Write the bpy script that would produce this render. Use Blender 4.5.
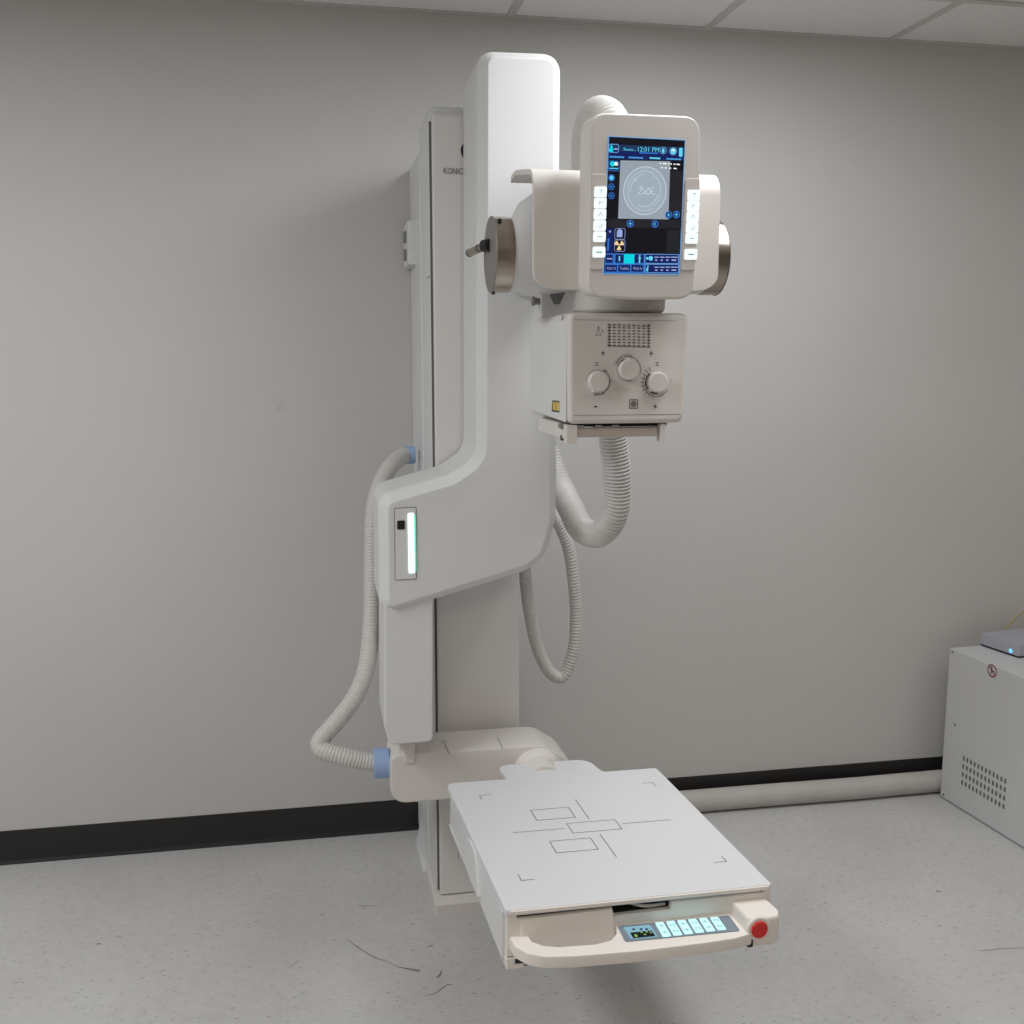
import bpy, bmesh, math, random
from mathutils import Vector, Matrix

S = bpy.context.scene
for o in list(bpy.data.objects):
    bpy.data.objects.remove(o)
C = S.collection

# ------------------------------------------------------------------ camera
F_PX, YAW, PITCH, CAM_H, CAM_D = 1033.9, 0.18937, 0.14955, 1.5146, 3.1694
cd = bpy.data.cameras.new('camera')
cam = bpy.data.objects.new('camera', cd)
C.objects.link(cam)
S.camera = cam
cd.sensor_fit = 'HORIZONTAL'
cd.sensor_width = 36.0
cd.lens = 36.0 * F_PX / 1024.0
cd.clip_start = 0.05
cam.location = (0, -CAM_D, CAM_H)
cam.rotation_euler = (math.pi / 2 - PITCH, 0, -YAW)

# ------------------------------------------------------------------ world, lamps, exposure
w = bpy.data.worlds.new('world')
S.world = w
w.use_nodes = True
w.node_tree.nodes['Background'].inputs[0].default_value = (0.8, 0.85, 0.9, 1)
w.node_tree.nodes['Background'].inputs[1].default_value = 0.05
S.view_settings.view_transform = 'Standard'
S.view_settings.look = 'None'
S.view_settings.gamma = 1.0
S.view_settings.use_curve_mapping = False
S.view_settings.exposure = 0.06


def area(name, loc, sx, sy, power, col, rot=(0, 0, 0), spread=180):
    l = bpy.data.lights.new(name, 'AREA')
    l.shape = 'RECTANGLE'
    l.size, l.size_y = sx, sy
    l.energy = power
    l.color = col
    l.spread = math.radians(spread)
    o = bpy.data.objects.new(name, l)
    C.objects.link(o)
    o.location = loc
    o.rotation_euler = rot
    return o


COOL = (0.95, 0.98, 1.0)
WARM = (1.0, 0.84, 0.70)
area('ceiling_lamp', (1.05, -1.28, 2.49), 0.6, 1.2, 21.5, COOL)
area('ceiling_lamp', (-1.4, -1.75, 2.49), 0.6, 1.2, 36, COOL)
area('ceiling_lamp', (-0.4, -4.0, 2.49), 1.2, 0.6, 16, WARM)
area('ceiling_lamp', (2.7, -2.1, 2.49), 0.6, 1.2, 6, (1.0, 0.93, 0.86))


# ------------------------------------------------------------------ picture ray -> point on a plane at a known depth
_cy, _sy, _cp, _sp = math.cos(YAW), math.sin(YAW), math.cos(PITCH), math.sin(PITCH)
FWD = Vector((_sy * _cp, _cy * _cp, -_sp))
RGT = Vector((_cy, -_sy, 0))
UPV = RGT.cross(FWD)
EYE = Vector((0, -CAM_D, CAM_H))


def ray(px, py):
    return FWD * F_PX + RGT * (px - 512) + UPV * (512 - py)


def at(px, py, y):
    d = ray(px, py)
    return EYE + d * ((y - EYE.y) / d.y)


def xz(px, py, y):
    p = at(px, py, y)
    return (p.x, p.z)


class Frame:
    """origin o, axes u (right), v (up), n (towards viewer)"""

    def __init__(s, o, u, v):
        s.o = Vector(o); s.u = Vector(u).normalized(); s.v = Vector(v).normalized()
        s.n = s.u.cross(s.v)

    def __call__(s, a, b, c=0.0):
        return s.o + s.u * a + s.v * b + s.n * c

    def hit(s, px, py, c=0.0):
        d = ray(px, py)
        t = ((s.o - EYE).dot(s.n) + c) / d.dot(s.n)
        q = EYE + d * t - s.o
        return (q.dot(s.u), q.dot(s.v))


def front(y):            # plane facing the camera side, u = X, v = Z, c = -Y
    return Frame((0, y, 0), (1, 0, 0), (0, 0, 1))


# ------------------------------------------------------------------ materials
MATS = {}


def mat(name, col, rough=0.5, metal=0.0, emit=None, strength=1.0, noise=0.0, nscale=20, bump=0.0, coat=0.0, spec=0.5):
    m = bpy.data.materials.new(name)
    m.use_nodes = True
    nt = m.node_tree
    b = nt.nodes['Principled BSDF']
    b.inputs['Base Color'].default_value = (*col, 1)
    b.inputs['Roughness'].default_value = rough
    b.inputs['Metallic'].default_value = metal
    b.inputs['Specular IOR Level'].default_value = spec
    if coat:
        b.inputs['Coat Weight'].default_value = coat
        b.inputs['Coat Roughness'].default_value = 0.2
    if emit:
        b.inputs['Emission Color'].default_value = (*emit, 1)
        b.inputs['Emission Strength'].default_value = strength
    if noise or bump:
        tc = nt.nodes.new('ShaderNodeTexCoord')
        n = nt.nodes.new('ShaderNodeTexNoise')
        n.inputs['Scale'].default_value = nscale
        n.inputs['Detail'].default_value = 4
        nt.links.new(tc.outputs['Object'], n.inputs['Vector'])
        if noise:
            r = nt.nodes.new('ShaderNodeValToRGB')
            r.color_ramp.elements[0].position = 0.3
            r.color_ramp.elements[1].position = 0.7
            r.color_ramp.elements[0].color = (*[c * (1 - noise) for c in col], 1)
            r.color_ramp.elements[1].color = (*[min(1, c * (1 + noise)) for c in col], 1)
            nt.links.new(n.outputs['Fac'], r.inputs['Fac'])
            nt.links.new(r.outputs['Color'], b.inputs['Base Color'])
        if bump:
            bp = nt.nodes.new('ShaderNodeBump')
            bp.inputs['Strength'].default_value = bump
            bp.inputs['Distance'].default_value = 0.002
            nt.links.new(n.outputs['Fac'], bp.inputs['Height'])
            nt.links.new(bp.outputs['Normal'], b.inputs['Normal'])
    MATS[name] = m
    return m


WHITE = mat('white_enamel', (0.74, 0.74, 0.74), 0.42, noise=0.01, nscale=6)
WARMW = mat('warm_white_plastic', (0.73, 0.69, 0.65), 0.5, noise=0.012, nscale=8)
COLW = mat('column_panel_white', (0.76, 0.74, 0.72), 0.5, noise=0.01, nscale=8)
DETW = mat('cream_plastic', (0.86, 0.80, 0.74), 0.5, noise=0.01, nscale=8)
TOPW = mat('tabletop_white', (0.72, 0.72, 0.735), 0.45)
HOSE = mat('hose_plastic', (0.62, 0.60, 0.57), 0.4)
HOSEF = mat('floor_hose_plastic', (0.50, 0.47, 0.44), 0.55, noise=0.04, nscale=15)
BLUE = mat('blue_cuff_plastic', (0.33, 0.46, 0.72), 0.5)
BLACK = mat('black_plastic', (0.012, 0.012, 0.012), 0.4)
GROOVE = mat('groove_shade', (0.13, 0.125, 0.12), 0.7)
DARK = mat('dark_gap', (0.03, 0.028, 0.026), 0.8)
GREY = mat('grey_plastic', (0.22, 0.22, 0.22), 0.5)
SEAM = mat('seam_line', (0.16, 0.15, 0.14), 0.8)
INK = mat('grey_print', (0.10, 0.085, 0.08), 0.7)
STEEL = mat('brushed_steel', (0.42, 0.365, 0.31), 0.24, metal=1.0, noise=0.08, nscale=40)
STEELD = mat('dull_steel', (0.30, 0.28, 0.265), 0.5, metal=0.6)
GLINT = mat('glint_metal', (0.8, 0.8, 0.8), 0.18, metal=1.0)
RED = mat('red_plastic', (0.55, 0.02, 0.015), 0.4, emit=(0.5, 0.01, 0.01), strength=0.12)
YEL = mat('yellow_label', (0.75, 0.55, 0.12), 0.6)
PANELG = mat('panel_blue_grey', (0.22, 0.27, 0.32), 0.4)
LOGO = mat('dark_blue_emblem', (0.02, 0.02, 0.05), 0.5)
BTN = mat('lit_white_button', (0.25, 0.25, 0.25), 0.4, emit=(0.80, 0.90, 0.90), strength=1.0)
BTNC = mat('lit_cyan_button', (0.2, 0.25, 0.25), 0.4, emit=(0.48, 0.85, 0.88), strength=1.0)
ICON = mat('button_icon_print', (0.05, 0.1, 0.1), 0.6, emit=(0.16, 0.30, 0.26), strength=0.8)
LEDW = mat('status_light_glow', (0.5, 0.9, 0.8), 0.4, emit=(0.72, 1.0, 0.90), strength=1.6)
LEDG = mat('status_light_green_edge', (0.1, 0.6, 0.4), 0.4, emit=(0.05, 0.55, 0.36), strength=1.0)
LEDB = mat('blue_power_light', (0.1, 0.4, 0.8), 0.4, emit=(0.15, 0.50, 0.95), strength=1.2)


def emi(name, col, s=1.0):
    return mat(name, (0.0, 0.0, 0.0), 0.25, emit=col, strength=s)


SC_BLACK = emi('screen_black', (0.004, 0.004, 0.008))
SC_HEAD = emi('screen_header', (0.010, 0.035, 0.10))
SC_NAVY = emi('screen_navy', (0.005, 0.012, 0.10))
SC_BLUE = emi('screen_blue', (0.03, 0.16, 0.55))
SC_LINE = emi('screen_outline', (0.14, 0.34, 0.66))
SC_CYAN = emi('screen_cyan', (0.12, 0.62, 0.85))
SC_TAB = emi('screen_tab_text', (0.06, 0.30, 0.66))
SC_TEAL = emi('screen_teal', (0.0, 0.62, 0.72))
SC_GREY = emi('screen_grey', (0.014, 0.015, 0.02))
SC_XRAY = emi('screen_scan', (0.29, 0.34, 0.39))
SC_DISC = emi('screen_scan_disc', (0.33, 0.395, 0.455))
SC_RING = emi('screen_scan_ring', (0.60, 0.69, 0.76))
SC_WHITE = emi('screen_white', (0.85, 0.9, 0.85))
SC_PALE = emi('screen_pale_text', (0.30, 0.38, 0.70))
SC_AMB = emi('screen_amber', (0.85, 0.62, 0.35))
SC_LGREEN = emi('display_green', (0.22, 0.42, 0.10))
SC_LBLUE = emi('display_blue', (0.22, 0.42, 0.52))


def floor_mat():
    m = bpy.data.materials.new('vinyl_floor')
    m.use_nodes = True
    nt = m.node_tree
    N, L = nt.nodes, nt.links
    b = N['Principled BSDF']
    b.inputs['Roughness'].default_value = 0.42
    b.inputs['Specular IOR Level'].default_value = 0.35
    tc = N.new('ShaderNodeTexCoord')
    n1 = N.new('ShaderNodeTexNoise'); n1.inputs['Scale'].default_value = 2.2; n1.inputs['Detail'].default_value = 5
    L.new(tc.outputs['Object'], n1.inputs['Vector'])
    r1 = N.new('ShaderNodeValToRGB')
    r1.color_ramp.elements[0].position = 0.35; r1.color_ramp.elements[1].position = 0.65
    r1.color_ramp.elements[0].color = (0.53, 0.52, 0.51, 1); r1.color_ramp.elements[1].color = (0.58, 0.575, 0.57, 1)
    L.new(n1.outputs['Fac'], r1.inputs['Fac'])
    # mid-scale mottling
    n2 = N.new('ShaderNodeTexNoise'); n2.inputs['Scale'].default_value = 38; n2.inputs['Detail'].default_value = 3
    L.new(tc.outputs['Object'], n2.inputs['Vector'])
    mx = N.new('ShaderNodeMix'); mx.data_type = 'RGBA'; mx.blend_type = 'MULTIPLY'; mx.inputs[0].default_value = 1.0
    r2 = N.new('ShaderNodeValToRGB')
    r2.color_ramp.elements[0].position = 0.3; r2.color_ramp.elements[0].color = (0.93, 0.93, 0.93, 1)
    r2.color_ramp.elements[1].position = 0.6; r2.color_ramp.elements[1].color = (1, 1, 1, 1)
    L.new(n2.outputs['Fac'], r2.inputs['Fac'])
    L.new(r1.outputs['Color'], mx.inputs[6]); L.new(r2.outputs['Color'], mx.inputs[7])
    # thin dark flecks: stretched voronoi cells, thinned out by a random mask
    prev = mx.outputs[2]
    for rot, sc, thr in ((0.5, 10.0, 0.060), (1.9, 14.0, 0.068), (-0.5, 22.0, 0.09)):
        mp = N.new('ShaderNodeMapping')
        mp.inputs['Rotation'].default_value = (0, 0, rot)
        mp.inputs['Scale'].default_value = (1.0, 3.6, 1.0)
        L.new(tc.outputs['Object'], mp.inputs['Vector'])
        v = N.new('ShaderNodeTexVoronoi'); v.inputs['Scale'].default_value = sc
        v.voronoi_dimensions = '2D'
        L.new(mp.outputs[0], v.inputs['Vector'])
        lt = N.new('ShaderNodeMath'); lt.operation = 'LESS_THAN'; lt.inputs[1].default_value = thr
        L.new(v.outputs['Distance'], lt.inputs[0])
        sp = N.new('ShaderNodeSeparateColor'); L.new(v.outputs['Color'], sp.inputs[0])
        gt = N.new('ShaderNodeMath'); gt.operation = 'GREATER_THAN'; gt.inputs[1].default_value = 0.66
        L.new(sp.outputs[0], gt.inputs[0])
        mu = N.new('ShaderNodeMath'); mu.operation = 'MULTIPLY'
        L.new(lt.outputs[0], mu.inputs[0]); L.new(gt.outputs[0], mu.inputs[1])
        m2 = N.new('ShaderNodeMath'); m2.operation = 'MULTIPLY'; L.new(mu.outputs[0], m2.inputs[0]); L.new(sp.outputs[1], m2.inputs[1])
        m3 = N.new('ShaderNodeMath'); m3.operation = 'MULTIPLY'; L.new(m2.outputs[0], m3.inputs[0]); m3.inputs[1].default_value = 0.72
        mm = N.new('ShaderNodeMix'); mm.data_type = 'RGBA'
        L.new(m3.outputs[0], mm.inputs[0]); L.new(prev, mm.inputs[6]); mm.inputs[7].default_value = (0.13, 0.12, 0.11, 1)
        prev = mm.outputs[2]
    L.new(prev, b.inputs['Base Color'])
    return m


def wall_mat():
    m = bpy.data.materials.new('painted_wall')
    m.use_nodes = True
    nt = m.node_tree
    N, L = nt.nodes, nt.links
    b = N['Principled BSDF']
    b.inputs['Roughness'].default_value = 0.75
    b.inputs['Specular IOR Level'].default_value = 0.25
    tc = N.new('ShaderNodeTexCoord')
    n = N.new('ShaderNodeTexNoise'); n.inputs['Scale'].default_value = 1.4; n.inputs['Detail'].default_value = 6
    L.new(tc.outputs['Object'], n.inputs['Vector'])
    r = N.new('ShaderNodeValToRGB')
    r.color_ramp.elements[0].position = 0.35; r.color_ramp.elements[1].position = 0.65
    r.color_ramp.elements[0].color = (0.575, 0.560, 0.540, 1); r.color_ramp.elements[1].color = (0.595, 0.580, 0.560, 1)
    L.new(n.outputs['Fac'], r.inputs['Fac'])
    # one faint smudge of rubbed paint left of the column
    sub = N.new('ShaderNodeVectorMath'); sub.operation = 'DISTANCE'; sub.inputs[1].default_value = (-0.09, 0, 1.362)
    L.new(tc.outputs['Object'], sub.inputs[0])
    n3 = N.new('ShaderNodeTexNoise'); n3.inputs['Scale'].default_value = 40
    L.new(tc.outputs['Object'], n3.inputs['Vector'])
    mr = N.new('ShaderNodeMapRange'); mr.inputs[1].default_value = 0.0; mr.inputs[2].default_value = 0.05
    mr.inputs[3].default_value = 1.0; mr.inputs[4].default_value = 0.0
    L.new(sub.outputs['Value'], mr.inputs[0])
    g = N.new('ShaderNodeMath'); g.operation = 'GREATER_THAN'; g.inputs[1].default_value = 0.55
    L.new(n3.outputs['Fac'], g.inputs[0])
    mu = N.new('ShaderNodeMath'); mu.operation = 'MULTIPLY'; L.new(g.outputs[0], mu.inputs[0]); L.new(mr.outputs[0], mu.inputs[1])
    m2 = N.new('ShaderNodeMath'); m2.operation = 'MULTIPLY'; L.new(mu.outputs[0], m2.inputs[0]); m2.inputs[1].default_value = 0.16
    mm = N.new('ShaderNodeMix'); mm.data_type = 'RGBA'
    L.new(m2.outputs[0], mm.inputs[0]); L.new(r.outputs['Color'], mm.inputs[6]); mm.inputs[7].default_value = (0.25, 0.25, 0.25, 1)
    L.new(mm.outputs[2], b.inputs['Base Color'])
    n2 = N.new('ShaderNodeTexNoise'); n2.inputs['Scale'].default_value = 120
    L.new(tc.outputs['Object'], n2.inputs['Vector'])
    bp = N.new('ShaderNodeBump'); bp.inputs['Strength'].default_value = 0.08; bp.inputs['Distance'].default_value = 0.001
    L.new(n2.outputs['Fac'], bp.inputs['Height']); L.new(bp.outputs['Normal'], b.inputs['Normal'])
    return m


FLOORM, WALLM = floor_mat(), wall_mat()
TILEM = mat('ceiling_tile', (0.86, 0.85, 0.83), 0.9, noise=0.03, nscale=90, bump=0.4)
GRIDM = mat('ceiling_grid_metal', (0.62, 0.60, 0.57), 0.6)
VINYLB = mat('black_vinyl_base', (0.016, 0.015, 0.015), 0.45)
SCUFF = mat('scuff_stain', (0.24, 0.225, 0.215), 0.7)
CABM = mat('cabinet_enamel', (0.60, 0.60, 0.60), 0.5, noise=0.015, nscale=5)
DEVM = mat('grey_device_plastic', (0.42, 0.42, 0.47), 0.45)
CABLE = mat('yellow_cable', (0.42, 0.36, 0.16), 0.5)


# ------------------------------------------------------------------ geometry builder
def area2(p):
    return 0.5 * sum(p[i][0] * p[(i + 1) % len(p)][1] - p[(i + 1) % len(p)][0] * p[i][1] for i in range(len(p)))


def ccw(p):
    return list(p) if area2(p) > 0 else list(reversed(p))


def rounded(pts, radii, seg=5):
    """round each corner of a polygon"""
    if not hasattr(radii, '__len__'):
        radii = [radii] * len(pts)
    out = []
    n = len(pts)
    for i, r in enumerate(radii):
        p = Vector(pts[i]); a = Vector(pts[i - 1]) - p; b = Vector(pts[(i + 1) % n]) - p
        la, lb = a.length, b.length
        a.normalize(); b.normalize()
        ang = math.acos(max(-1, min(1, a.dot(b))))
        if r <= 1e-6 or ang > 3.12:
            out.append(tuple(p)); continue
        t = min(r / math.tan(ang / 2), 0.49 * la, 0.49 * lb)
        p0, p1 = p + a * t, p + b * t
        for k in range(seg + 1):
            s = k / seg
            q = p0 * (1 - s) ** 2 + p * (2 * s * (1 - s)) + p1 * s ** 2
            # blend towards a true arc a little
            out.append(tuple(q))
    return out


def offset(poly, d):
    """inset a CCW polygon by d"""
    n = len(poly)
    out = []
    for i in range(n):
        p = Vector(poly[i]); a = (p - Vector(poly[i - 1])); b = (Vector(poly[(i + 1) % n]) - p)
        if a.length < 1e-9: a = b
        if b.length < 1e-9: b = a
        a.normalize(); b.normalize()
        na, nb = Vector((-a.y, a.x)), Vector((-b.y, b.x))
        m = na + nb
        if m.length < 1e-6:
            m = na
        m.normalize()
        k = max(0.35, m.dot(na))
        q = p + m * (d / k)
        out.append((q.x, q.y))
    return out


class G:
    def __init__(s, *mats):
        s.bm = bmesh.new()
        s.mats = list(mats)
        s.mi = 0

    def m(s, material):
        if material not in s.mats:
            s.mats.append(material)
        s.mi = s.mats.index(material)
        return s

    def face(s, vs):
        try:
            f = s.bm.faces.new(vs)
            f.material_index = s.mi
            return f
        except ValueError:
            return None

    def loft(s, rings, cap0=True, cap1=True, closed=True):
        R = [[s.bm.verts.new(p) for p in r] for r in rings]
        n = len(R[0])
        for a, b in zip(R, R[1:]):
            for i in range(n if closed else n - 1):
                j = (i + 1) % n
                s.face([a[i], a[j], b[j], b[i]])
        if cap0: s.face(list(reversed(R[0])))
        if cap1: s.face(R[-1])
        return s

    def plate(s, outline, layers, fr):
        o = ccw(outline)
        rings = []
        for c, ins in layers:
            q = offset(o, ins) if abs(ins) > 1e-9 else o
            rings.append([fr(a, b, c) for a, b in q])
        return s.loft(rings)

    def slab(s, outline, c0, c1, fr, r=0.0, n=3):
        """extruded outline from c0 (back) to c1 (front) with the front edge rounded by r"""
        lay = [(c0, 0)]
        if r > 0:
            for k in range(n + 1):
                a = k / n * math.pi / 2
                lay.append((c1 - r + r * math.sin(a), r - r * math.cos(a)))
        else:
            lay.append((c1, 0))
        return s.plate(outline, lay, fr)

    def box(s, lo, hi, r=0.0, fr=None):
        fr = fr or Frame((0, 0, 0), (1, 0, 0), (0, 1, 0))
        o = [(lo[0], lo[1]), (hi[0], lo[1]), (hi[0], hi[1]), (lo[0], hi[1])]
        if r > 0:
            o = rounded(o, r, 3)
            lay = []
            for k in range(4):
                a = (1 - k / 3) * math.pi / 2
                lay.append((lo[2] + r - r * math.sin(a), r - r * math.cos(a)))
            for k in range(4):
                a = k / 3 * math.pi / 2
                lay.append((hi[2] - r + r * math.sin(a), r - r * math.cos(a)))
            return s.plate(o, lay, fr)
        return s.plate(o, [(lo[2], 0), (hi[2], 0)], fr)

    def rings_axis(s, p, axis, prof, seg=40, cap0=True, cap1=True):
        """lathe: prof = [(distance along axis, radius)]"""
        p = Vector(p); ax = Vector(axis).normalized()
        t = ax.orthogonal().normalized(); bi = ax.cross(t)
        rings = [[p + ax * d + (t * math.cos(k / seg * math.tau) + bi * math.sin(k / seg * math.tau)) * r for k in range(seg)] for d, r in prof]
        return s.loft(rings, cap0, cap1)

    def flat(s, pts):
        return s.face([s.bm.verts.new(p) for p in pts])

    def poly(s, pts2, fr, c):
        return s.flat([fr(a, b, c) for a, b in ccw(pts2)])

    def rect(s, u0, v0, u1, v1, fr, c, r=0.0):
        p = [(u0, v0), (u1, v0), (u1, v1), (u0, v1)]
        if r: p = rounded(ccw(p), r, 3)
        return s.poly(p, fr, c)

    def line(s, a, b, wd, fr, c):
        a, b = Vector(a), Vector(b)
        d = (b - a).normalized() * wd / 2
        n = Vector((-d.y, d.x))
        return s.poly([tuple(a - n - d), tuple(b - n + d), tuple(b + n + d), tuple(a + n - d)], fr, c)

    def outline(s, pts, wd, fr, c, close=True):
        P = [Vector(p) for p in pts]
        n = len(P)
        for i in range(n if close else n - 1):
            s.line(P[i], P[(i + 1) % n], wd, fr, c)

    def arc(s, cx, cy, r, a0, a1, wd, fr, c, seg=28, ry=None):
        ry = ry or r
        P = []
        for k in range(seg + 1):
            a = math.radians(a0 + (a1 - a0) * k / seg)
            P.append((cx + math.cos(a) * r, cy + math.sin(a) * ry))
        Q = []
        for k in range(seg + 1):
            a = math.radians(a0 + (a1 - a0) * k / seg)
            Q.append((cx + math.cos(a) * (r - wd), cy + math.sin(a) * (ry - wd)))
        for k in range(seg):
            s.flat([fr(*P[k], c), fr(*P[k + 1], c), fr(*Q[k + 1], c), fr(*Q[k], c)])

    def disc(s, cx, cy, r, fr, c, seg=24, ry=None):
        ry = ry or r
        return s.flat([fr(cx + math.cos(k / seg * math.tau) * r, cy + math.sin(k / seg * math.tau) * ry, c) for k in range(seg)])

    def text(s, txt, cx, cy, h, fr, c, width=None, align='CENTER'):
        cu = bpy.data.curves.new('text', 'FONT')
        cu.body = txt
        cu.size = 1.0
        cu.resolution_u = 2
        ob = bpy.data.objects.new('text', cu)
        C.objects.link(ob)
        dg = bpy.context.evaluated_depsgraph_get()
        me = ob.evaluated_get(dg).to_mesh()
        xs = [v.co.x for v in me.vertices]; ys = [v.co.y for v in me.vertices]
        if xs:
            x0, x1, y0, y1 = min(xs), max(xs), min(ys), max(ys)
            sc = h / 0.72
            sx = (width / (x1 - x0)) if width else sc
            off = {'CENTER': (x0 + x1) / 2, 'LEFT': x0}[align]
            vs = [s.bm.verts.new(fr(cx + (v.co.x - off) * sx, cy + (v.co.y - 0.36) * sc, c)) for v in me.vertices]
            for p in me.polygons:
                s.face([vs[i] for i in p.vertices])
        ob.evaluated_get(dg).to_mesh_clear()
        bpy.data.objects.remove(ob); bpy.data.curves.remove(cu)
        return s

    def sweep(s, pts, rad, seg=20, step=0.004, rib=0.0, pitch=0.0085, cap=True):
        pts = [Vector(p) for p in pts]
        # Catmull-Rom, resampled at even arc length
        dense = []
        for i in range(len(pts) - 1):
            p0 = pts[max(i - 1, 0)]; p1 = pts[i]; p2 = pts[i + 1]; p3 = pts[min(i + 2, len(pts) - 1)]
            for k in range(24):
                t = k / 24
                dense.append(0.5 * ((2 * p1) + (p2 - p0) * t + (2 * p0 - 5 * p1 + 4 * p2 - p3) * t * t + (3 * p1 - p0 - 3 * p2 + p3) * t ** 3))
        dense.append(pts[-1])
        L = [0]
        for a, b in zip(dense, dense[1:]):
            L.append(L[-1] + (b - a).length)
        tot = L[-1]
        pos = []
        if rib > 0:
            n = max(1, int(tot / pitch))
            for i in range(n):
                for f, rr in ((0.0, 1 - rib), (0.22, 1), (0.62, 1), (0.84, 1 - rib)):
                    pos.append(((i + f) / n * tot, rr))
            pos.append((tot, 1 - rib))
        else:
            n = max(2, int(tot / step))
            pos = [(i / n * tot, 1) for i in range(n + 1)]
        rings = []
        j = 0
        nrm = None
        for d, rr in pos:
            while j < len(L) - 2 and L[j + 1] < d: j += 1
            t = (d - L[j]) / max(1e-9, L[j + 1] - L[j])
            p = dense[j].lerp(dense[j + 1], t)
            j0, j1 = max(0, j - 2), min(len(dense) - 1, j + 3)
            tan = (dense[j1] - dense[j0]).normalized()
            if nrm is None:
                nrm = tan.orthogonal().normalized()
            nrm = (nrm - tan * nrm.dot(tan)).normalized()
            bi = tan.cross(nrm)
            rings.append([p + (nrm * math.cos(k / seg * math.tau) + bi * math.sin(k / seg * math.tau)) * rad * rr for k in range(seg)])
        return s.loft(rings, cap, cap)


LOC = {}


def tag(o, label=None, cat=None, group=None, kind=None):
    for k, v in (('label', label), ('category', cat), ('group', group), ('kind', kind)):
        if v: o[k] = v
    return o


def empty(name, loc, label, cat):
    o = bpy.data.objects.new(name, None)
    C.objects.link(o)
    o.location = loc
    o.empty_display_size = 0.1
    LOC[o.name] = Vector(loc)
    return tag(o, label, cat)


def build(name, g, parent=None, label=None, sharp=32, bevel=0.0, cat=None, kind=None, group=None, origin=None, smooth=False):
    bm = g.bm
    bmesh.ops.remove_doubles(bm, verts=bm.verts, dist=1e-6)
    bmesh.ops.recalc_face_normals(bm, faces=bm.faces)
    vs = [v.co for v in bm.verts]
    lo = Vector([min(v[i] for v in vs) for i in range(3)]); hi = Vector([max(v[i] for v in vs) for i in range(3)])
    c = Vector(origin) if origin is not None else (lo + hi) / 2
    bmesh.ops.translate(bm, verts=bm.verts, vec=-c)
    me = bpy.data.meshes.new(name)
    bm.to_mesh(me)
    bm.free()
    for m in g.mats: me.materials.append(m)
    for p in me.polygons: p.use_smooth = len(p.vertices) <= 4
    me.set_sharp_from_angle(angle=math.radians(sharp))
    o = bpy.data.objects.new(name, me)
    C.objects.link(o)
    base = LOC[parent.name] if parent else Vector((0, 0, 0))
    LOC[o.name] = c
    if parent: o.parent = parent
    o.location = c - base
    if bevel:
        b = o.modifiers.new('bevel', 'BEVEL')
        b.width = bevel; b.segments = 3; b.limit_method = 'ANGLE'; b.angle_limit = math.radians(40)
        b.harden_normals = False
    if len(me.polygons) > 5 and not smooth:
        wn = o.modifiers.new('weighted_normal', 'WEIGHTED_NORMAL')
        wn.keep_sharp = True
    return tag(o, label, cat, group, kind)


def orient_flat(fr):
    return fr


# ================================================================== the room
X0, X1, YB, CEIL = -3.4, 3.5, -6.2, 2.5025
g = G(FLOORM)
g.flat([(X0, YB, 0), (X1, YB, 0), (X1, 0, 0), (X0, 0, 0)])
# shoe scuffs on the vinyl
g.m(SCUFF)
FL = Frame((0, 0, 0), (1, 0, 0), (0, 1, 0))


def scuff(pts, wds):
    P = [FL.hit(*p) for p in pts]
    for i in range(len(P) - 1):
        a, b = Vector(P[i]), Vector(P[i + 1])
        d = (b - a).normalized(); n = Vector((-d.y, d.x))
        w0, w1 = wds[i] / 2, wds[i + 1] / 2
        g.poly([tuple(a - n * w0), tuple(b - n * w1), tuple(b + n * w1), tuple(a + n * w0)], FL, 0.0006)


scuff([(346, 938), (356, 946), (366, 953), (376, 958)], [0.0006, 0.003, 0.003, 0.004])
scuff([(376, 958), (390, 963), (398, 967)], [0.002, 0.0015, 0.002])
scuff([(398, 967), (408, 969), (420, 971)], [0.002, 0.006, 0.008])
scuff([(286, 968), (292, 966), (299, 960)], [0.0008, 0.002, 0.001])
scuff([(425, 996), (436, 993), (447, 985), (452, 984)], [0.0008, 0.003, 0.003, 0.0008])
scuff([(437, 978), (440, 975), (442, 970)], [0.006, 0.007, 0.001])
scuff([(358, 906), (366, 906), (376, 906)], [0.001, 0.004, 0.001])
scuff([(97, 944), (101, 944)], [0.008, 0.005])
scuff([(320, 916), (324, 913)], [0.002, 0.002])
scuff([(936, 891), (941, 892)], [0.008, 0.006])
scuff([(428, 947), (433, 945)], [0.004, 0.004])
scuff([(980, 951), (1000, 949), (1024, 948)], [0.0012, 0.0022, 0.0015])
build('floor', g, kind='structure', origin=(0, 0, 0), label='pale grey speckled vinyl floor with dark scuffs')
for nm, pts in (('wall_back', [(X0, 0, 0), (X1, 0, 0), (X1, 0, CEIL), (X0, 0, CEIL)]),
                ('wall_left', [(X0, YB, 0), (X0, 0, 0), (X0, 0, CEIL), (X0, YB, CEIL)]),
                ('wall_right', [(X1, 0, 0), (X1, YB, 0), (X1, YB, CEIL), (X1, 0, CEIL)]),
                ('wall_front', [(X1, YB, 0), (X0, YB, 0), (X0, YB, CEIL), (X1, YB, CEIL)])):
    g = G(WALLM); g.flat(pts)
    build(nm, g, kind='structure', origin=(0, 0, 0))
g = G(TILEM)
g.flat([(X0, YB, CEIL), (X0, 0, CEIL), (X1, 0, CEIL), (X1, YB, CEIL)])
build('ceiling', g, kind='structure', origin=(0, 0, 0))
g = G(GRIDM)
k = -5
while True:
    x = -0.0098 + 0.61 * k
    if x > X1: break
    if x > X0: g.box((x - 0.012, YB, CEIL - 0.004), (x + 0.012, -0.0, CEIL))
    k += 1
y = -0.385
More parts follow.
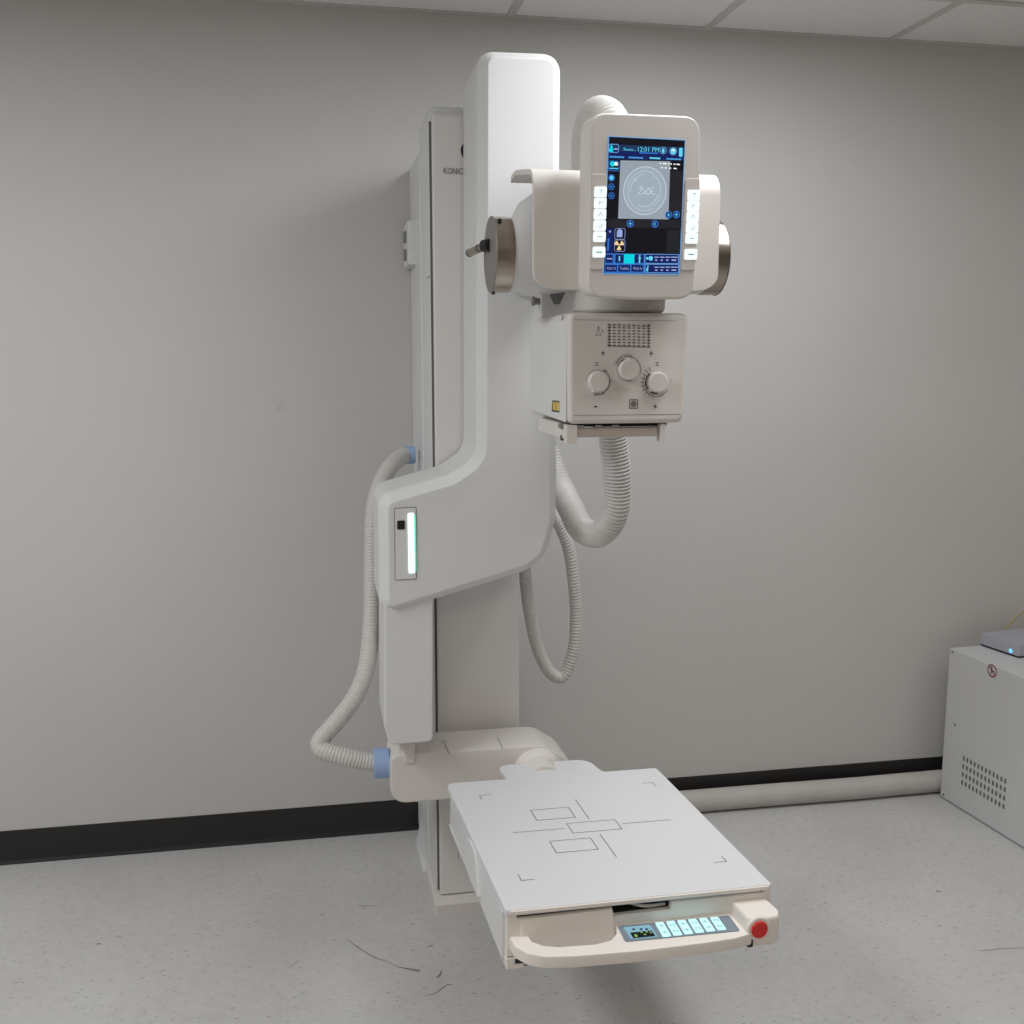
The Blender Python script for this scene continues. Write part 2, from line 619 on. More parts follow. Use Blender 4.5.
while y > YB:
    g.box((X0, y - 0.012, CEIL - 0.005), (X1, y + 0.012, CEIL - 0.0005))
    y -= 1.22
build('trim_1', g, kind='structure', label='suspended ceiling grid bars')
g = G(GRIDM)
g.box((X0, -0.022, CEIL - 0.003), (X1, 0, CEIL))
g.box((X0, -0.0015, CEIL - 0.022), (X1, 0, CEIL))
build('trim_2', g, kind='structure', label='wall angle strip under the ceiling')
# cove base
prof = [(0, 0), (-0.016, 0.0), (-0.016, 0.003), (-0.008, 0.008), (-0.0045, 0.018), (-0.004, 0.098), (-0.0025, 0.1016), (0, 0.1016)]
g = G(VINYLB)
g.loft([[(x, a, b) for a, b in prof] for x in (X0, X1)])
build('baseboard_back', g, kind='structure')
for nm, xx, sg in (('baseboard_left', X0, 1), ('baseboard_right', X1, -1)):
    g = G(VINYLB)
    g.loft([[(xx - sg * a, yy, b) for a, b in prof] for yy in (YB, -0.016)])
    build(nm, g, kind='structure')

# ================================================================== the x-ray machine
XR = empty('x_ray_machine', (0.41, -0.27, 0), 'tall white floor-standing x-ray machine with swivel arm, lit touchscreen and low detector table', 'x-ray machine')

# ---- column
CX0, CX1, CY = 0.298, 0.531, -0.50
CTOP = 2.155
col_pl = Frame((0, 0, 0), (1, 0, 0), (0, 1, 0))
g = G(WHITE)
# back body
back = rounded([(CX0, -0.29), (CX1 + 0.004, -0.29), (CX1 + 0.004, -0.002), (CX0, -0.002)], [0.012, 0.012, 0, 0], 3)
g.plate(back, [(0.02, 0), (CTOP - 0.10, 0), (CTOP - 0.092, 0.008)], col_pl)
# front rail box with a rounded top (profile in X-Z, extruded in Y)
fo = rounded([(CX0 + 0.003, 0.035), (CX1 - 0.003, 0.035), (CX1 - 0.003, CTOP - 0.02), (CX0 + 0.003, CTOP - 0.02)], [0, 0, 0.03, 0.03], 5)
g.plate(fo, [(0.28, 0), (0.462, 0), (0.472, 0.006)], front(0))
column = build('column', g, XR)
g = G(COLW)
fo = rounded([(CX0 + 0.012, 0.035), (CX1 + 0.001, 0.035), (CX1 + 0.001, CTOP - 0.045), (CX0 + 0.012, CTOP - 0.045)], [0, 0, 0.004, 0.004], 3)
g.slab(fo, 0.470, 0.500, front(0), 0.004)
fp = build('front_panel', g, column)
g = G(GROOVE)
g.box((CX0 + 0.0065, 0.04, 0.472), (CX0 + 0.0125, CTOP - 0.06, 0.4775), fr=front(0))
build('groove', g, column, label='grey groove down the column front')
g = G(WHITE)
g.box((CX1 - 0.0035, 0.05, 0.47), (CX1 + 0.0035, CTOP - 0.06, 0.485), fr=front(0))
build('side_rail', g, column)
g = G(SEAM)
zs = at(427, 277, -.46).z
g.box((CX0 + 0.0025, -0.465, zs - 0.002), (CX0 + 0.006, -0.44, zs + 0.002))
build('seam', g, column)
# foot
g = G(WARMW)
fo = [(CX0 - 0.008, -0.545), (CX1 + 0.012, -0.545), (CX1 + 0.012, -0.30), (CX0 - 0.008, -0.30)]
g.slab(rounded(fo, 0.006, 3), 0.0, 0.032, col_pl, 0.004)
foot = build('column_foot', g, XR)
g = G(WHITE)
g.loft([[(CX0 - 0.016, -0.30, 0), (CX0, -0.30, 0), (CX0, -0.30, 0.012)], [(CX0 - 0.016, -0.09, 0), (CX0, -0.09, 0), (CX0, -0.09, 0.075)]])
build('side_skirt', g, foot)
g = G(BLACK)
g.disc(-0.22, 0.072, 0.006, Frame((CX0 - 0.0006, 0, 0), (0, -1, 0), (0, 0, 1)), 0) if False else None
fs = Frame((CX0 - 0.0006, 0, 0), (0, -1, 0), (0, 0, 1))
g.disc(*fs.hit(421.5, 854), 0.0045, fs, 0, ry=0.009)
build('bolt_hole', g, foot)
# logo and lettering on the front panel
FC = front(-0.5)
g = G(LOGO)
cu, cv = FC.hit(469.8, 151)
g.disc(cu, cv, 0.0235, FC, 0.0012, 32)
g.m(INK)
tu, tv = FC.hit(443.6, 170.6)
g.text('KONICA MINOLTA', tu, tv, 0.0155, FC, 0.0012, width=2 * (cu - tu), align='LEFT')
build('maker_lettering', g, fp, label='dark round emblem over dark capital letters')
# wall bracket with two knobs
g = G(WHITE)
a = at(407, 225, -0.05); b = at(413, 268, -0.05)
g.box((a.x - 0.008, -0.16, b.z), (CX0 + 0.01, -0.012, a.z), r=0.004)
brk = build('wall_bracket', g, XR)
for py in (237, 255):
    g = G(GREY)
    c = at(408.5, py, -0.1)
    g.rings_axis((a.x - 0.007, -0.10, c.z), (-1, 0, 0), [(0, 0.017), (0.006, 0.017), (0.008, 0.014)], 20)
    build('knob', g, brk)

# ---- swivel arm (S shaped cover)
FA = front(0)
def axz(pts, y):
    return [xz(px, py, y) for px, py in pts]
YF = -0.75
arm_px = [(488.0, 57), (554.8, 59.5), (550.5, 520), (541, 554), (524, 566), (389, 608), (388, 503.5), (455, 484), (486.8, 462)]
o = rounded(ccw(axz(arm_px, YF)), [0.0] * 9)
raw = axz(arm_px, YF)
rad = [0.020, 0.024, 0.12, 0.05, 0.07, 0.014, 0.02, 0.10, 0.14]
if area2(raw) < 0:
    raw = list(reversed(raw)); rad = list(reversed(rad))
o = rounded(raw, rad, 9)
g = G(WHITE)
g.plate(o, [(0.507, -0.021), (0.712, -0.021), (0.718, -0.0200), (0.745, -0.002), (0.749, 0.0006), (0.75, 0.004)], FA)
arm = build('swivel_arm', g, XR, sharp=25)
# lower leg, set slightly back
lg = axz([(384.5, 560), (433.5, 560), (433.0, 742), (390, 745.5), (384.5, 728)], -0.735)
g = G(WHITE)
g.slab(rounded(ccw(lg), [0.016] * 5, 4), 0.52, 0.735, FA, 0.005)
leg = build('arm_leg', g, XR)
g = G(GREY)
a = at(410, 749, -0.69)
g.box((a.x - 0.012, 0.50, 0.58), (a.x + 0.012, a.z + 0.06, 0.68), fr=front(0)) if False else None
# carriage joining the arm to the column (behind the cover)
g = G(GREY)
g.box((0.34, -0.53, 0.99), (0.46, -0.495, 1.12), r=0.006)
build('carriage', g, XR)
# indicator panel
FI = front(YF)
def pq(pts, fr, c=0.0):
    return [fr.hit(px, py, c) for px, py in pts]
ind = rounded(ccw(pq([(394.2, 508), (416.3, 506.8), (416.6, 579), (394.8, 580.3)], FI)), 0.005, 4)
g = G(SEAM); g.slab(ind, 0.0, 0.0012, FI)
ind_o = build('indicator_panel', g, XR, label='recessed grey panel with vertical green-white light')
g = G(WHITE); g.slab(offset(ccw(ind), 0.0016), 0.001, 0.0022, FI); build('panel_plate', g, ind_o)
g = G(BLACK)
sq = rounded(ccw(pq([(397, 520.5), (404.7, 520.3), (404.9, 529.2), (397.2, 529.4)], FI)), 0.003, 3)
g.slab(sq, 0.002, 0.0034, FI)
build('sensor_window', g, ind_o)
g = G(LEDW)
a = pq([(407.8, 513.2), (413.6, 513), (414.6, 572.6), (408.8, 573)], FI)
g.slab(rounded(ccw(a), 0.0015, 2), 0.002, 0.0040, FI)
g.m(LEDG)
a = pq([(413.8, 514), (415.6, 515), (416.2, 571), (414.8, 572.4)], FI)
g.slab(ccw(a), 0.002, 0.0036, FI)
build('status_light', g, ind_o, label='glowing green-white light strip')

# ---- detector support block (lower horizontal arm)
g = G(WARMW)
blk = [(0.165, 0.392), (0.62, 0.392), (0.665, 0.40), (0.655, 0.43), (0.618, 0.485), (0.560, 0.523), (0.165, 0.523)]
blk = rounded(ccw(blk), [0.045, 0.03, 0.03, 0.05, 0.08, 0.08, 0.030], 7)
lay = [(0.53, 0.008), (0.537, 0.002), (0.55, 0), (0.668, 0), (0.677, 0.002), (0.68, 0.007)]
g.plate(blk, lay, FA)
# lighter top skin seams
g.m(SEAM)
ft = Frame((0, 0, 0.5238), (1, 0, 0), (0, 1, 0))
for q in ([(443.6, 741), (449.2, 754)], [(497.7, 737.5), (502.5, 748)]):
    g.line(ft.hit(*q[0]), ft.hit(*q[1]), 0.0018, ft, 0)
g.line(ft.hit(443.8, 741.3), ft.hit(440, 741.8), 0.0015, ft, 0)
blko = build('detector_arm', g, XR)
g = G(GREY)
g.mats[0] = WARMW
a = at(410, 749, -0.69)
g.box((a.x - 0.013, -0.684, 0.50), (a.x + 0.013, -0.56, 0.60), r=0.002)
g.box((0.19, -0.66, 0.50), (0.26, -0.56, 0.60), r=0.002)
build('connector', g, blko)
# pivot hub between block and detector
g = G(WARMW)
HB = (0.545, -0.66, 0.448)
g.rings_axis(HB, (0, -1, 0), [(0, 0.068), (0.020, 0.067), (0.030, 0.062), (0.04, 0.052), (0.10, 0.048)], 48)
build('pivot_hub', g, XR)

# ---- detector table (local frame from the printed 43 cm field marks)
RD = Matrix(((0.999, -0.032, 0.021), (0.032, 0.999, 0.025), (-0.021, -0.025, 0.999)))
DT = Frame((0.5801, -1.1013, 0.4952), RD.col[0], RD.col[1])
top = [(-0.270, -0.322), (0.263, -0.322), (0.261, 0.310), (0.119, 0.309), (0.105, 0.402), (-0.135, 0.400), (-0.128, 0.306), (-0.279, 0.305)]
top = rounded(ccw(top), [0.006, 0.006, 0.012, 0.012, 0.045, 0.03, 0.012, 0.022], 6)
g = G(TOPW)
g.plate(top, [(-0.012, 0), (-0.004, 0), (-0.0012, 0.0012), (0, 0.004)], DT)
# printed marks
g.m(INK)
LW = 0.0016
def mk(a, b): g.line(a, b, LW, DT, 0.0004)
def rc(x0, y0, x1, y1): g.outline([(x0, y0), (x1, y0), (x1, y1), (x0, y1)], LW, DT, 0.0004)
rc(-0.117, 0.052, -0.028, 0.109)
rc(-0.056, -0.026, 0.055, 0.024)
rc(-0.116, -0.112, -0.026, -0.056)
mk((-0.182, 0), (-0.069, 0)); mk((0.067, 0), (0.178, 0)); mk((0, 0.148), (0, 0.037)); mk((0, -0.043), (0, -0.153))
for sx, sy in ((-1, 1), (-1, -1), (1, 1), (1, -1)):
    mk((sx * 0.215, sy * 0.215), (sx * 0.188, sy * 0.215)); mk((sx * 0.215, sy * 0.215), (sx * 0.215, sy * 0.190))
det = build('detector_table', g, XR, label='flat white detector top with printed grey target lines')
# neck under-body
g = G(WHITE)
nk = rounded([(-0.128, 0.28), (0.112, 0.28), (0.098, 0.38), (-0.125, 0.38)], [0, 0, 0.04, 0.03], 5)
g.plate(ccw(nk), [(-0.095, 0.012), (-0.08, 0.004), (-0.012, 0.002)], DT)
build('neck', g, det)
# body under the top: left, right, back walls and floor, open slot in front
DF = Frame(DT.o, DT.u, DT.n)          # u right, v = up normal, n = towards the viewer (minus local y)
# check: DF.n = u x n = -v
BZ = -0.119
g = G(WHITE)
side = [(-0.268, -0.318), (0.261, -0.318), (0.259, 0.306), (-0.275, 0.302)]
side = rounded(ccw(side), [0.006, 0.006, 0.012, 0.02], 5)
# outer shell as a ring wall
o2 = ccw(side); inn = offset(o2, 0.012)
# bottom pan
g.plate(o2, [(BZ, 0.010), (BZ + 0.004, 0.004), (BZ + 0.012, 0.001), (BZ + 0.020, 0.0)], DT)
# side walls
g.box((-0.2715, -0.306, BZ + 0.015), (-0.255, 0.29, -0.012), fr=DT)
g.box((0.247, -0.306, BZ + 0.015), (0.2605, 0.29, -0.012), fr=DT)
g.box((-0.262, 0.28, BZ + 0.015), (0.25, 0.297, -0.012), fr=DT)
body = build('detector_housing', g, XR, label='shallow white housing below the detector top')
g = G(DETW)
# front fascia with notch for the cassette, as an XZ plate
fz0, fz1 = -0.094, -0.0105
fas = [(-0.266, fz0), (0.262, fz0), (0.262, 0.0), (0.247, 0.0), (0.247, fz1), (0.056, fz1), (0.054, -0.033), (-0.058, -0.035), (-0.063, fz1 - 0.001), (-0.247, fz1 - 0.003), (-0.247, 0.0), (-0.266, 0.0)]
fas = [(a, min(b, -0.0125) if b > -0.0126 + 0.001 and False else b) for a, b in fas]
fas = [(a, -0.0110) if b == 0.0 else (a, b - 0.0065 if b > -0.03 else b) for a, b in fas]
g.plate(ccw(fas), [(0.306, 0), (0.3165, 0), (0.318, 0.0012)], DF)
fasc = build('front_fascia', g, body, label='cream front face with a cassette slot')
g = G(DETW)   # raised panel left of the slot
rp = rounded([(-0.240, -0.085), (-0.056, -0.088), (-0.063, -0.0185), (-0.240, -0.0215)], [0.01, 0.012, 0.006, 0.003], 4)
g.slab(ccw(rp), 0.317, 0.3215, DF, 0.002)
build('cover_panel', g, body)
g = G(DETW)
g.slab([(0.056, -0.052), (0.205, -0.048), (0.205, -0.0185), (0.058, -0.0185)], 0.317, 0.3188, DF, 0.001)
build('slot_panel', g, body)
g = G(DETW)
g.box((-0.262, -0.0095, 0.318), (0.2555, -0.0025, 0.3245), r=0.001, fr=DF)
build('front_lip', g, body)
g = G(DARK)  # dark boxes paint the shade inside the slot
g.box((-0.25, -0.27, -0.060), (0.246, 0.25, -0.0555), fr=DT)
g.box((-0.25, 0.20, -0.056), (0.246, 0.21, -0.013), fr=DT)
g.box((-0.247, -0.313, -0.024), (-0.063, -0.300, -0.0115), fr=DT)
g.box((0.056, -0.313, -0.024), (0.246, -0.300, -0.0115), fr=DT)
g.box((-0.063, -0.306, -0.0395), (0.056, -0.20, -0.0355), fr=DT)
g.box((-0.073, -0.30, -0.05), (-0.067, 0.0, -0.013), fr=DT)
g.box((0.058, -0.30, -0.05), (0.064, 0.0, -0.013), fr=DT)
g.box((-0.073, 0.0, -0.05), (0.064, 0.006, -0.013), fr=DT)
build('slot_shade', g, body)
g = G(HOSE)
g.sweep([DT(-0.062, -0.25, -0.016), DT(-0.035, -0.290, -0.018), DT(0.005, -0.304, -0.028), DT(0.05, -0.300, -0.030)], 0.0032, 10)
build('cassette_cable', g, body, label='thin pale cable inside the slot')
# lower lip and dark gaps
g = G(DETW)
g.box((-0.266, -0.118, 0.29), (-0.232, -0.096, 0.320), r=0.002, fr=DF)
build('lower_lip', g, body)
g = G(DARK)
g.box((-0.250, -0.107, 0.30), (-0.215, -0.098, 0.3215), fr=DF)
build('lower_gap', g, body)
g = G(WHITE)   # side clip on the left flank
cl = rounded([(0.045, -0.02), (0.0, -0.008), (-0.055, -0.008), (-0.075, -0.03), (-0.105, -0.092), (0.045, -0.092)], 0.01, 3)
FS = Frame(DT(-0.2712, 0, 0), -DT.v, DT.n)
cl = [(-a, b) for a, b in cl]
g.slab(ccw(cl), 0.0, 0.008, Frame(DT(-0.2705, 0, 0), -DT.v, DT.n), 0.003)
build('side_clip', g, body)
g = G(BLACK)
c = FS.hit(458.6, 856)
g.poly([(c[0] - 0.002, c[1] - 0.008), (c[0] + 0.006, c[1] - 0.006), (c[0] + 0.002, c[1] + 0.007), (c[0] - 0.003, c[1] + 0.008)], FS, 0.001)
build('screw_slot', g, body)
# handle: bow in plan
hp_out = [(-0.262, -0.305), (-0.258, -0.350), (-0.240, -0.378), (-0.212, -0.394), (-0.16, -0.402), (-0.04, -0.408), (0.08, -0.406), (0.150, -0.402), (0.188, -0.392)]
hp_in = [(0.200, -0.306), (-0.052, -0.306), (-0.060, -0.340), (-0.078, -0.362), (-0.11, -0.370), (-0.18, -0.366), (-0.205, -0.357), (-0.222, -0.340), (-0.226, -0.305)]
hpoly = ccw(hp_out + hp_in)
g = G(DETW)
g.plate(hpoly, [(-0.080, 0.004), (-0.078, 0.001), (-0.074, 0), (-0.060, 0), (-0.0565, 0.001), (-0.055, 0.0035)], DT)
# end block holding the red knob
eb = rounded([(0.180, -0.306), (0.252, -0.306), (0.256, -0.365), (0.247, -0.388), (0.183, -0.388)], [0, 0.010, 0.02, 0.022, 0.010], 4)
g.plate(ccw(eb), [(-0.086, 0.003), (-0.078, 0.001), (-0.070, 0), (-0.036, 0), (-0.032, 0.001), (-0.030, 0.003)], DT)
hand = build('handle', g, XR, label='cream bow handle across the table front')
FE = DF
kc = FE.hit(758.6, 928.6, 0.388)
g = G(RED)
g.rings_axis(DF(kc[0], kc[1], 0.386), -DT.v, [(0, 0.0165), (0.007, 0.0165), (0.009, 0.0150)], 28)
build('stop_button', g, hand, label='round red button at the right end of the handle')
g = G(DETW)
g.rings_axis(DF(kc[0], kc[1], 0.380), -DT.v, [(0, 0.024), (0.009, 0.024), (0.011, 0.022)], 28)
build('button_collar', g, hand)
g = G(BLACK)
a = DF.hit(752, 941, 0.389)
g.box((a[0] - 0.008, a[1] - 0.012, 0.382), (a[0] + 0.002, a[1] + 0.004, 0.3895), fr=DF)
build('latch', g, hand)
# control panel on the handle
DP = Frame(DT(0, 0, -0.0545), DT.u, DT.v)
pn = rounded(ccw([DP.hit(*q) for q in [(617.5, 926.5), (625.5, 942), (740, 931), (729, 916)]]), 0.004, 3)
g = G(PANELG)
g.slab(pn, 0.0, 0.0012, DP)
cp = build('control_panel', g, XR, label='blue-grey membrane panel with a tiny display and lit keys')
g = G(SC_LBLUE)
dd = [DP.hit(*q) for q in [(623.5, 928), (650, 925.5), (658, 937.5), (631, 940)]]
g.poly(dd, DP, 0.0016)
g.m(SC_BLACK)
g.poly([DP.hit(*q) for q in [(630, 933.5), (651.5, 931.3), (655.5, 937), (633.5, 939.3)]], DP, 0.0019)
g.m(SC_LGREEN)
for a in ((634, 935.4, 637, 938), (640, 932.8, 642, 934), (645, 932.4, 647.5, 933.6), (643, 935, 646, 936), (649.5, 932.4, 651, 934.5), (637, 932.6, 638, 933.3)):
    g.poly([DP.hit(a[0], a[1]), DP.hit(a[2], a[1]), DP.hit(a[2] + 1, a[3]), DP.hit(a[0] + 1, a[3])], DP, 0.0022)
g.m(SC_NAVY)
for x in (632, 639.5, 645):
    g.poly([DP.hit(x, 929.5), DP.hit(x + 2.5, 929.2), DP.hit(x + 3.4, 931), DP.hit(x + 0.9, 931.3)], DP, 0.0022)
build('small_display', g, cp)
for i in range(6):
    q = [(655 + 11 * i, 923.6 - 1.02 * i), (663.2 + 10.9 * i, 922.7 - 1.02 * i), (671.5 + 11.05 * i, 937 - 1.35 * i), (663 + 11.0 * i, 937.8 - 1.35 * i)]
    pl = rounded(ccw([DP.hit(*a) for a in q]), 0.0025, 3)
    g = G(BTNC)
    g.slab(pl, 0.001, 0.0024, DP, 0.0005)
    g.m(ICON)
    for f, e in ((0.28, 0), (0.72, 0.004)):
        cx = (q[0][0] + q[1][0]) / 2 * (1 - f) + (q[2][0] + q[3][0]) / 2 * f
        cy = (q[0][1] + q[1][1]) / 2 * (1 - f) + (q[2][1] + q[3][1]) / 2 * f
        c = DP.hit(cx, cy)
        if i % 2: g.outline([(c[0] - 0.004, c[1] - 0.003), (c[0] + 0.004, c[1] - 0.003), (c[0] + 0.004, c[1] + 0.003), (c[0] - 0.004, c[1] + 0.003)], 0.0014, DP, 0.0027)
        else:
            g.line((c[0] - 0.005, c[1]), (c[0] + 0.005, c[1]), 0.0016, DP, 0.0027); g.line((c[0], c[1] - 0.004), (c[0], c[1] + 0.004), 0.0016, DP, 0.0027)
    build('key', g, cp)

# ================================================================== tube head
TY, TZ = -1.10, 1.713
# barrel
g = G(WHITE)
def ring(x, ry, zt, zb, n=48):
    out = []
    for k in range(n):
        a = k / n * math.tau
        z = math.sin(a)
        out.append((x, TY + math.cos(a) * ry, TZ + (z * zt if z > 0 else z * zb)))
    return out
TX0, TX1 = 0.352, 0.828
g.loft([ring(TX0 + 0.03, 0.070, 0.070, 0.070), ring(TX0 + 0.045, 0.072, 0.074, 0.071), ring(0.41, 0.075, 0.100, 0.070), ring(0.44, 0.078, 0.122, 0.070), ring(0.47, 0.082, 0.130, 0.070),
        ring(0.52, 0.085, 0.130, 0.070), ring(0.70, 0.085, 0.125, 0.070), ring(0.75, 0.08, 0.112, 0.073), ring(0.80, 0.073, 0.085, 0.071), ring(TX1 - 0.03, 0.070, 0.070, 0.070)])
tube = build('tube_housing', g, XR, sharp=50)
for x, sg in ((TX0, -1), (TX1, 1)):
    g = G(STEEL)
    base = x - sg * 0.038
    g.rings_axis((base, TY, TZ), (sg, 0, 0), [(0, 0.0725), (0.002, 0.0735), (0.036, 0.0735)], 56)
    g.m(STEELD)
    g.rings_axis((base, TY, TZ), (sg, 0, 0), [(0.0355, 0.0745), (0.0375, 0.0735), (0.0385, 0.071), (0.0386, 0.001)], 56, cap0=False)
    cap = build('end_cap', g, tube, label='brushed steel cap on the %s end of the tube' % ('left' if sg < 0 else 'right'))
for dx, dz, dy in ((0.012, 0.060, -0.044), (0.006, -0.0740, -0.005)):
    g = G(BLACK)
    g.rings_axis((TX0 + dx, TY + dy, TZ + dz), (0, dy, dz), [(0, 0.004), (0.003, 0.004)], 12)
    build('cap_screw', g, tube)
g = G(STEELD)   # pull lever on left cap
p0 = at(486, 245, TY); p1 = at(478, 249, -1.04); p2 = at(470.5, 252.5, -0.98)
g.sweep([p0 + Vector((0.01, 0, 0)), p1], 0.0075, 14)
g.m(STEEL); g.sweep([p1 - (p2 - p1) * 0.2, p2], 0.0085, 14)
g.m(BLACK); g.sweep([p2, p2 + (p2 - p1).normalized() * 0.008], 0.0088, 14)
g.sweep([p0 + Vector((0.008, 0, 0)), p0 + (p1 - p0) * 0.25], 0.0125, 14)
build('lever', g, tube, label='short black and chrome lever on the left cap')
# rotary mount linking tube to the arm
g = G(WHITE)
g.rings_axis((0.50, -0.74, 1.73), (0, -1, 0), [(0, 0.075), (0.02, 0.078), (0.20, 0.078), (0.24, 0.085), (0.30, 0.085)], 48)
build('rotary_mount', g, XR)
# shroud around the tube: thin curved shell
zb = at(600, 292, -1.27).z + 0.004
zt = at(600, 170.5, -1.235).z
prof = [(-1.270, zb), (-1.270, zt - 0.045)]
for k in range(1, 7):
    a = k / 6 * math.pi / 2 * 0.97
    prof.append((-1.270 + 0.045 * (1 - math.cos(a)), zt - 0.045 + 0.045 * math.sin(a)))
zlip = at(512, 174.5, -1.06).z
prof += [(-1.16, zt * 0.5 + zlip * 0.5 + 0.002), (-1.10, zlip + 0.002), (-1.060, zlip), (-1.045, zlip - 0.005)]
def shell_rings(x_l, x_r, prof, th):
    rings = []
    for i, (y, z) in enumerate(prof):
        a = Vector(prof[max(0, i - 1)]); b = Vector(prof[min(len(prof) - 1, i + 1)])
        d = (b - a).normalized(); n = Vector((d.y, -d.x))     # towards inside
        t = th
        xl, xr = x_l(i, z), x_r(i, z)
        rings.append([(xl, y, z), (xr, y, z), (xr, y + n.x * t, z + n.y * t), (xl, y + n.x * t, z + n.y * t)])
    return rings
XL, XRr = at(533.5, 230, -1.27).x, at(719.5, 230, -1.27).x
P2 = []
for k in range(0, 8):
    a = k / 7 * math.pi / 2
    P2.append((-1.270, zb + 0.030 * (1 - math.cos(a))))
full = P2 + prof[1:]
def xl(i, z):
    if i < 8:
        a = i / 7 * math.pi / 2
        return XL + 0.030 * (1 - math.sin(a)) * 1.4
    return XL
def xr(i, z):
    if i < 8:
        a = i / 7 * math.pi / 2
        return XRr - 0.045 * (1 - math.sin(a))
    if z > zt - 0.045 and i < 16:
        return XRr - 0.0
    return XRr
g = G(WARMW)
g.loft(shell_rings(xl, xr, full, 0.010))
shr = build('tube_shroud', g, XR, bevel=0.003)
# side cheek of the right end of the shroud, wrapping back
g = G(WARMW)
yz = [(-1.262, zb + 0.03), (-1.262, zt - 0.045), (-1.235, zt - 0.008), (-1.20, zt - 0.006), (-1.12, zt - 0.006), (-1.12, zb + 0.03)]
FRc = Frame((XRr - 0.012, 0, 0), (0, 1, 0), (0, 0, 1))
g.slab(rounded(ccw(yz), 0.01, 3), 0, 0.011, FRc, 0.005)
build('shroud_cheek', g, shr)
# trunnion between tube and collimator
g = G(WARMW)
TZb = 1.612
tc_ = (0.612, -1.12, 0)
g.rings_axis((tc_[0], tc_[1], 1.600), (0, 0, 1), [(0, 0.086), (0.004, 0.091), (0.010, 0.093), (0.055, 0.093)], 56)
tr = build('trunnion_ring', g, XR)
g = G(WHITE)
bk = rounded(ccw([xz(541, 318, -0.98), xz(590, 316, -0.98), xz(592, 288, -0.98), xz(541, 288, -0.98)]), [0.004] * 4, 3)
g.slab(bk, 0.95, 0.98, front(0), 0.003)
bko = build('trunnion_bracket', g, XR)
g = G(GREY)
g.slab(rounded(ccw([xz(550, 293.5, -0.985), xz(566, 292, -0.985), xz(560, 304, -0.985), xz(554.5, 304, -0.985)]), 0.002, 2), 0.975, 0.982, front(0))
build('bracket_recess', g, bko, label='dark triangular recess')
g = G(STEELD)
a = at(538.5, 301, -0.98)
g.rings_axis((a.x + 0.006, -0.97, a.z), (-1, 0, 0), [(0, 0.007), (0.012, 0.007), (0.012, 0.0095), (0.018, 0.0095)], 16)
build('clamp_screw', g, bko)

# ---- collimator
CXL, CXR = at(568, 370, -1.25).x, at(689.0, 370, -1.25).x
CB, CT = at(600, 424, -1.25).z, at(600, 312.5, -1.25).z
g = G(WARMW)
FCo = front(0)
def colring(c, ins, taper=0.0):
    p = [(CXL + 0.002, CB), (CXR - 0.008, CB), (CXR + 0.001, CT), (CXL, CT)]
    return p
co = rounded(ccw(colring(0, 0)), [0.014, 0.018, 0.020, 0.014], 6)
lay = []
for k in range(4):
    a = k / 3 * math.pi / 2
    lay.append((0.890 + 0.008 * (1 - math.cos(a)) * 0 + 0.008 * (1 - math.sin(math.pi / 2 - a)) * 0 + k * 0.0027, 0.008 * (1 - math.sin(a))))
for k in range(5):
    a = k / 4 * math.pi / 2
    lay.append((1.25 - 0.010 + 0.010 * math.sin(a), 0.010 * (1 - math.cos(a))))
g.plate(co, lay, FCo)
FSd = Frame((CXL, 0, 0), (0, -1, 0), (0, 0, 1))
# recessed face seam
FP = front(-1.2502)
g.m(SEAM)
a0, a1 = FP.hit(574, 319.8), FP.hit(675.5, 320.8)
b0, b1 = FP.hit(574, 415.5), FP.hit(681, 414.3)
g.line(a0, a1, 0.0006, FP, 0.0002); g.line(b0, b1, 0.0008, FP, 0.0002)
g.m(BLACK)
h = FSd.hit(562.8, 318)
g.poly([(h[0] - 0.002, h[1] - 0.005), (h[0] + 0.004, h[1] - 0.005), (h[0] + 0.006, h[1] + 0.006), (h[0] + 0.001, h[1] + 0.006)], FSd, 0.0015)
coll = build('collimator', g, XR, label='boxy cream collimator with three dials below the tube')
# slightly proud top cap line and white sheet painting the side lighter, as lit
g = G(WHITE)
sp_ = rounded(ccw([(0.915, CB + 0.012), (1.238, CB + 0.003), (1.238, CT - 0.014), (0.915, CT - 0.010)]), 0.006, 3)
g.slab(sp_, -0.001, 0.0012, Frame((CXL, 0, 0), (0, -1, 0), (0, 0, 1)), 0.0006)
build('lit_side_sheet', g, coll)
g = G(YEL)
la = [FSd.hit(*q) for q in [(553.2, 400.2), (560.4, 401), (560.4, 412.5), (552.6, 411.2)]]
g.poly(la, FSd, 0.0016)
g.m(BLACK)
def mixp(a, b, t): return (a[0] * (1 - t) + b[0] * t, a[1] * (1 - t) + b[1] * t)
g.poly([la[0], la[1], mixp(la[1], la[2], 0.13), mixp(la[0], la[3], 0.13)], FSd, 0.0019)
g.poly([la[3], la[2], mixp(la[2], la[1], 0.13), mixp(la[3], la[0], 0.13)], FSd, 0.0019)
g.poly([la[0], mixp(la[0], la[1], .12), mixp(la[3], la[2], .12), la[3]], FSd, 0.0019)
g.m(INK)
c = ((la[0][0] + la[2][0]) / 2, (la[0][1] + la[2][1]) / 2)
g.arc(c[0], c[1], 0.0065, 0, 360, 0.0014, FSd, 0.002, 16); g.disc(c[0], c[1], 0.0015, FSd, 0.002, 8)
build('warning_label', g, coll, label='small yellow label edged in black')
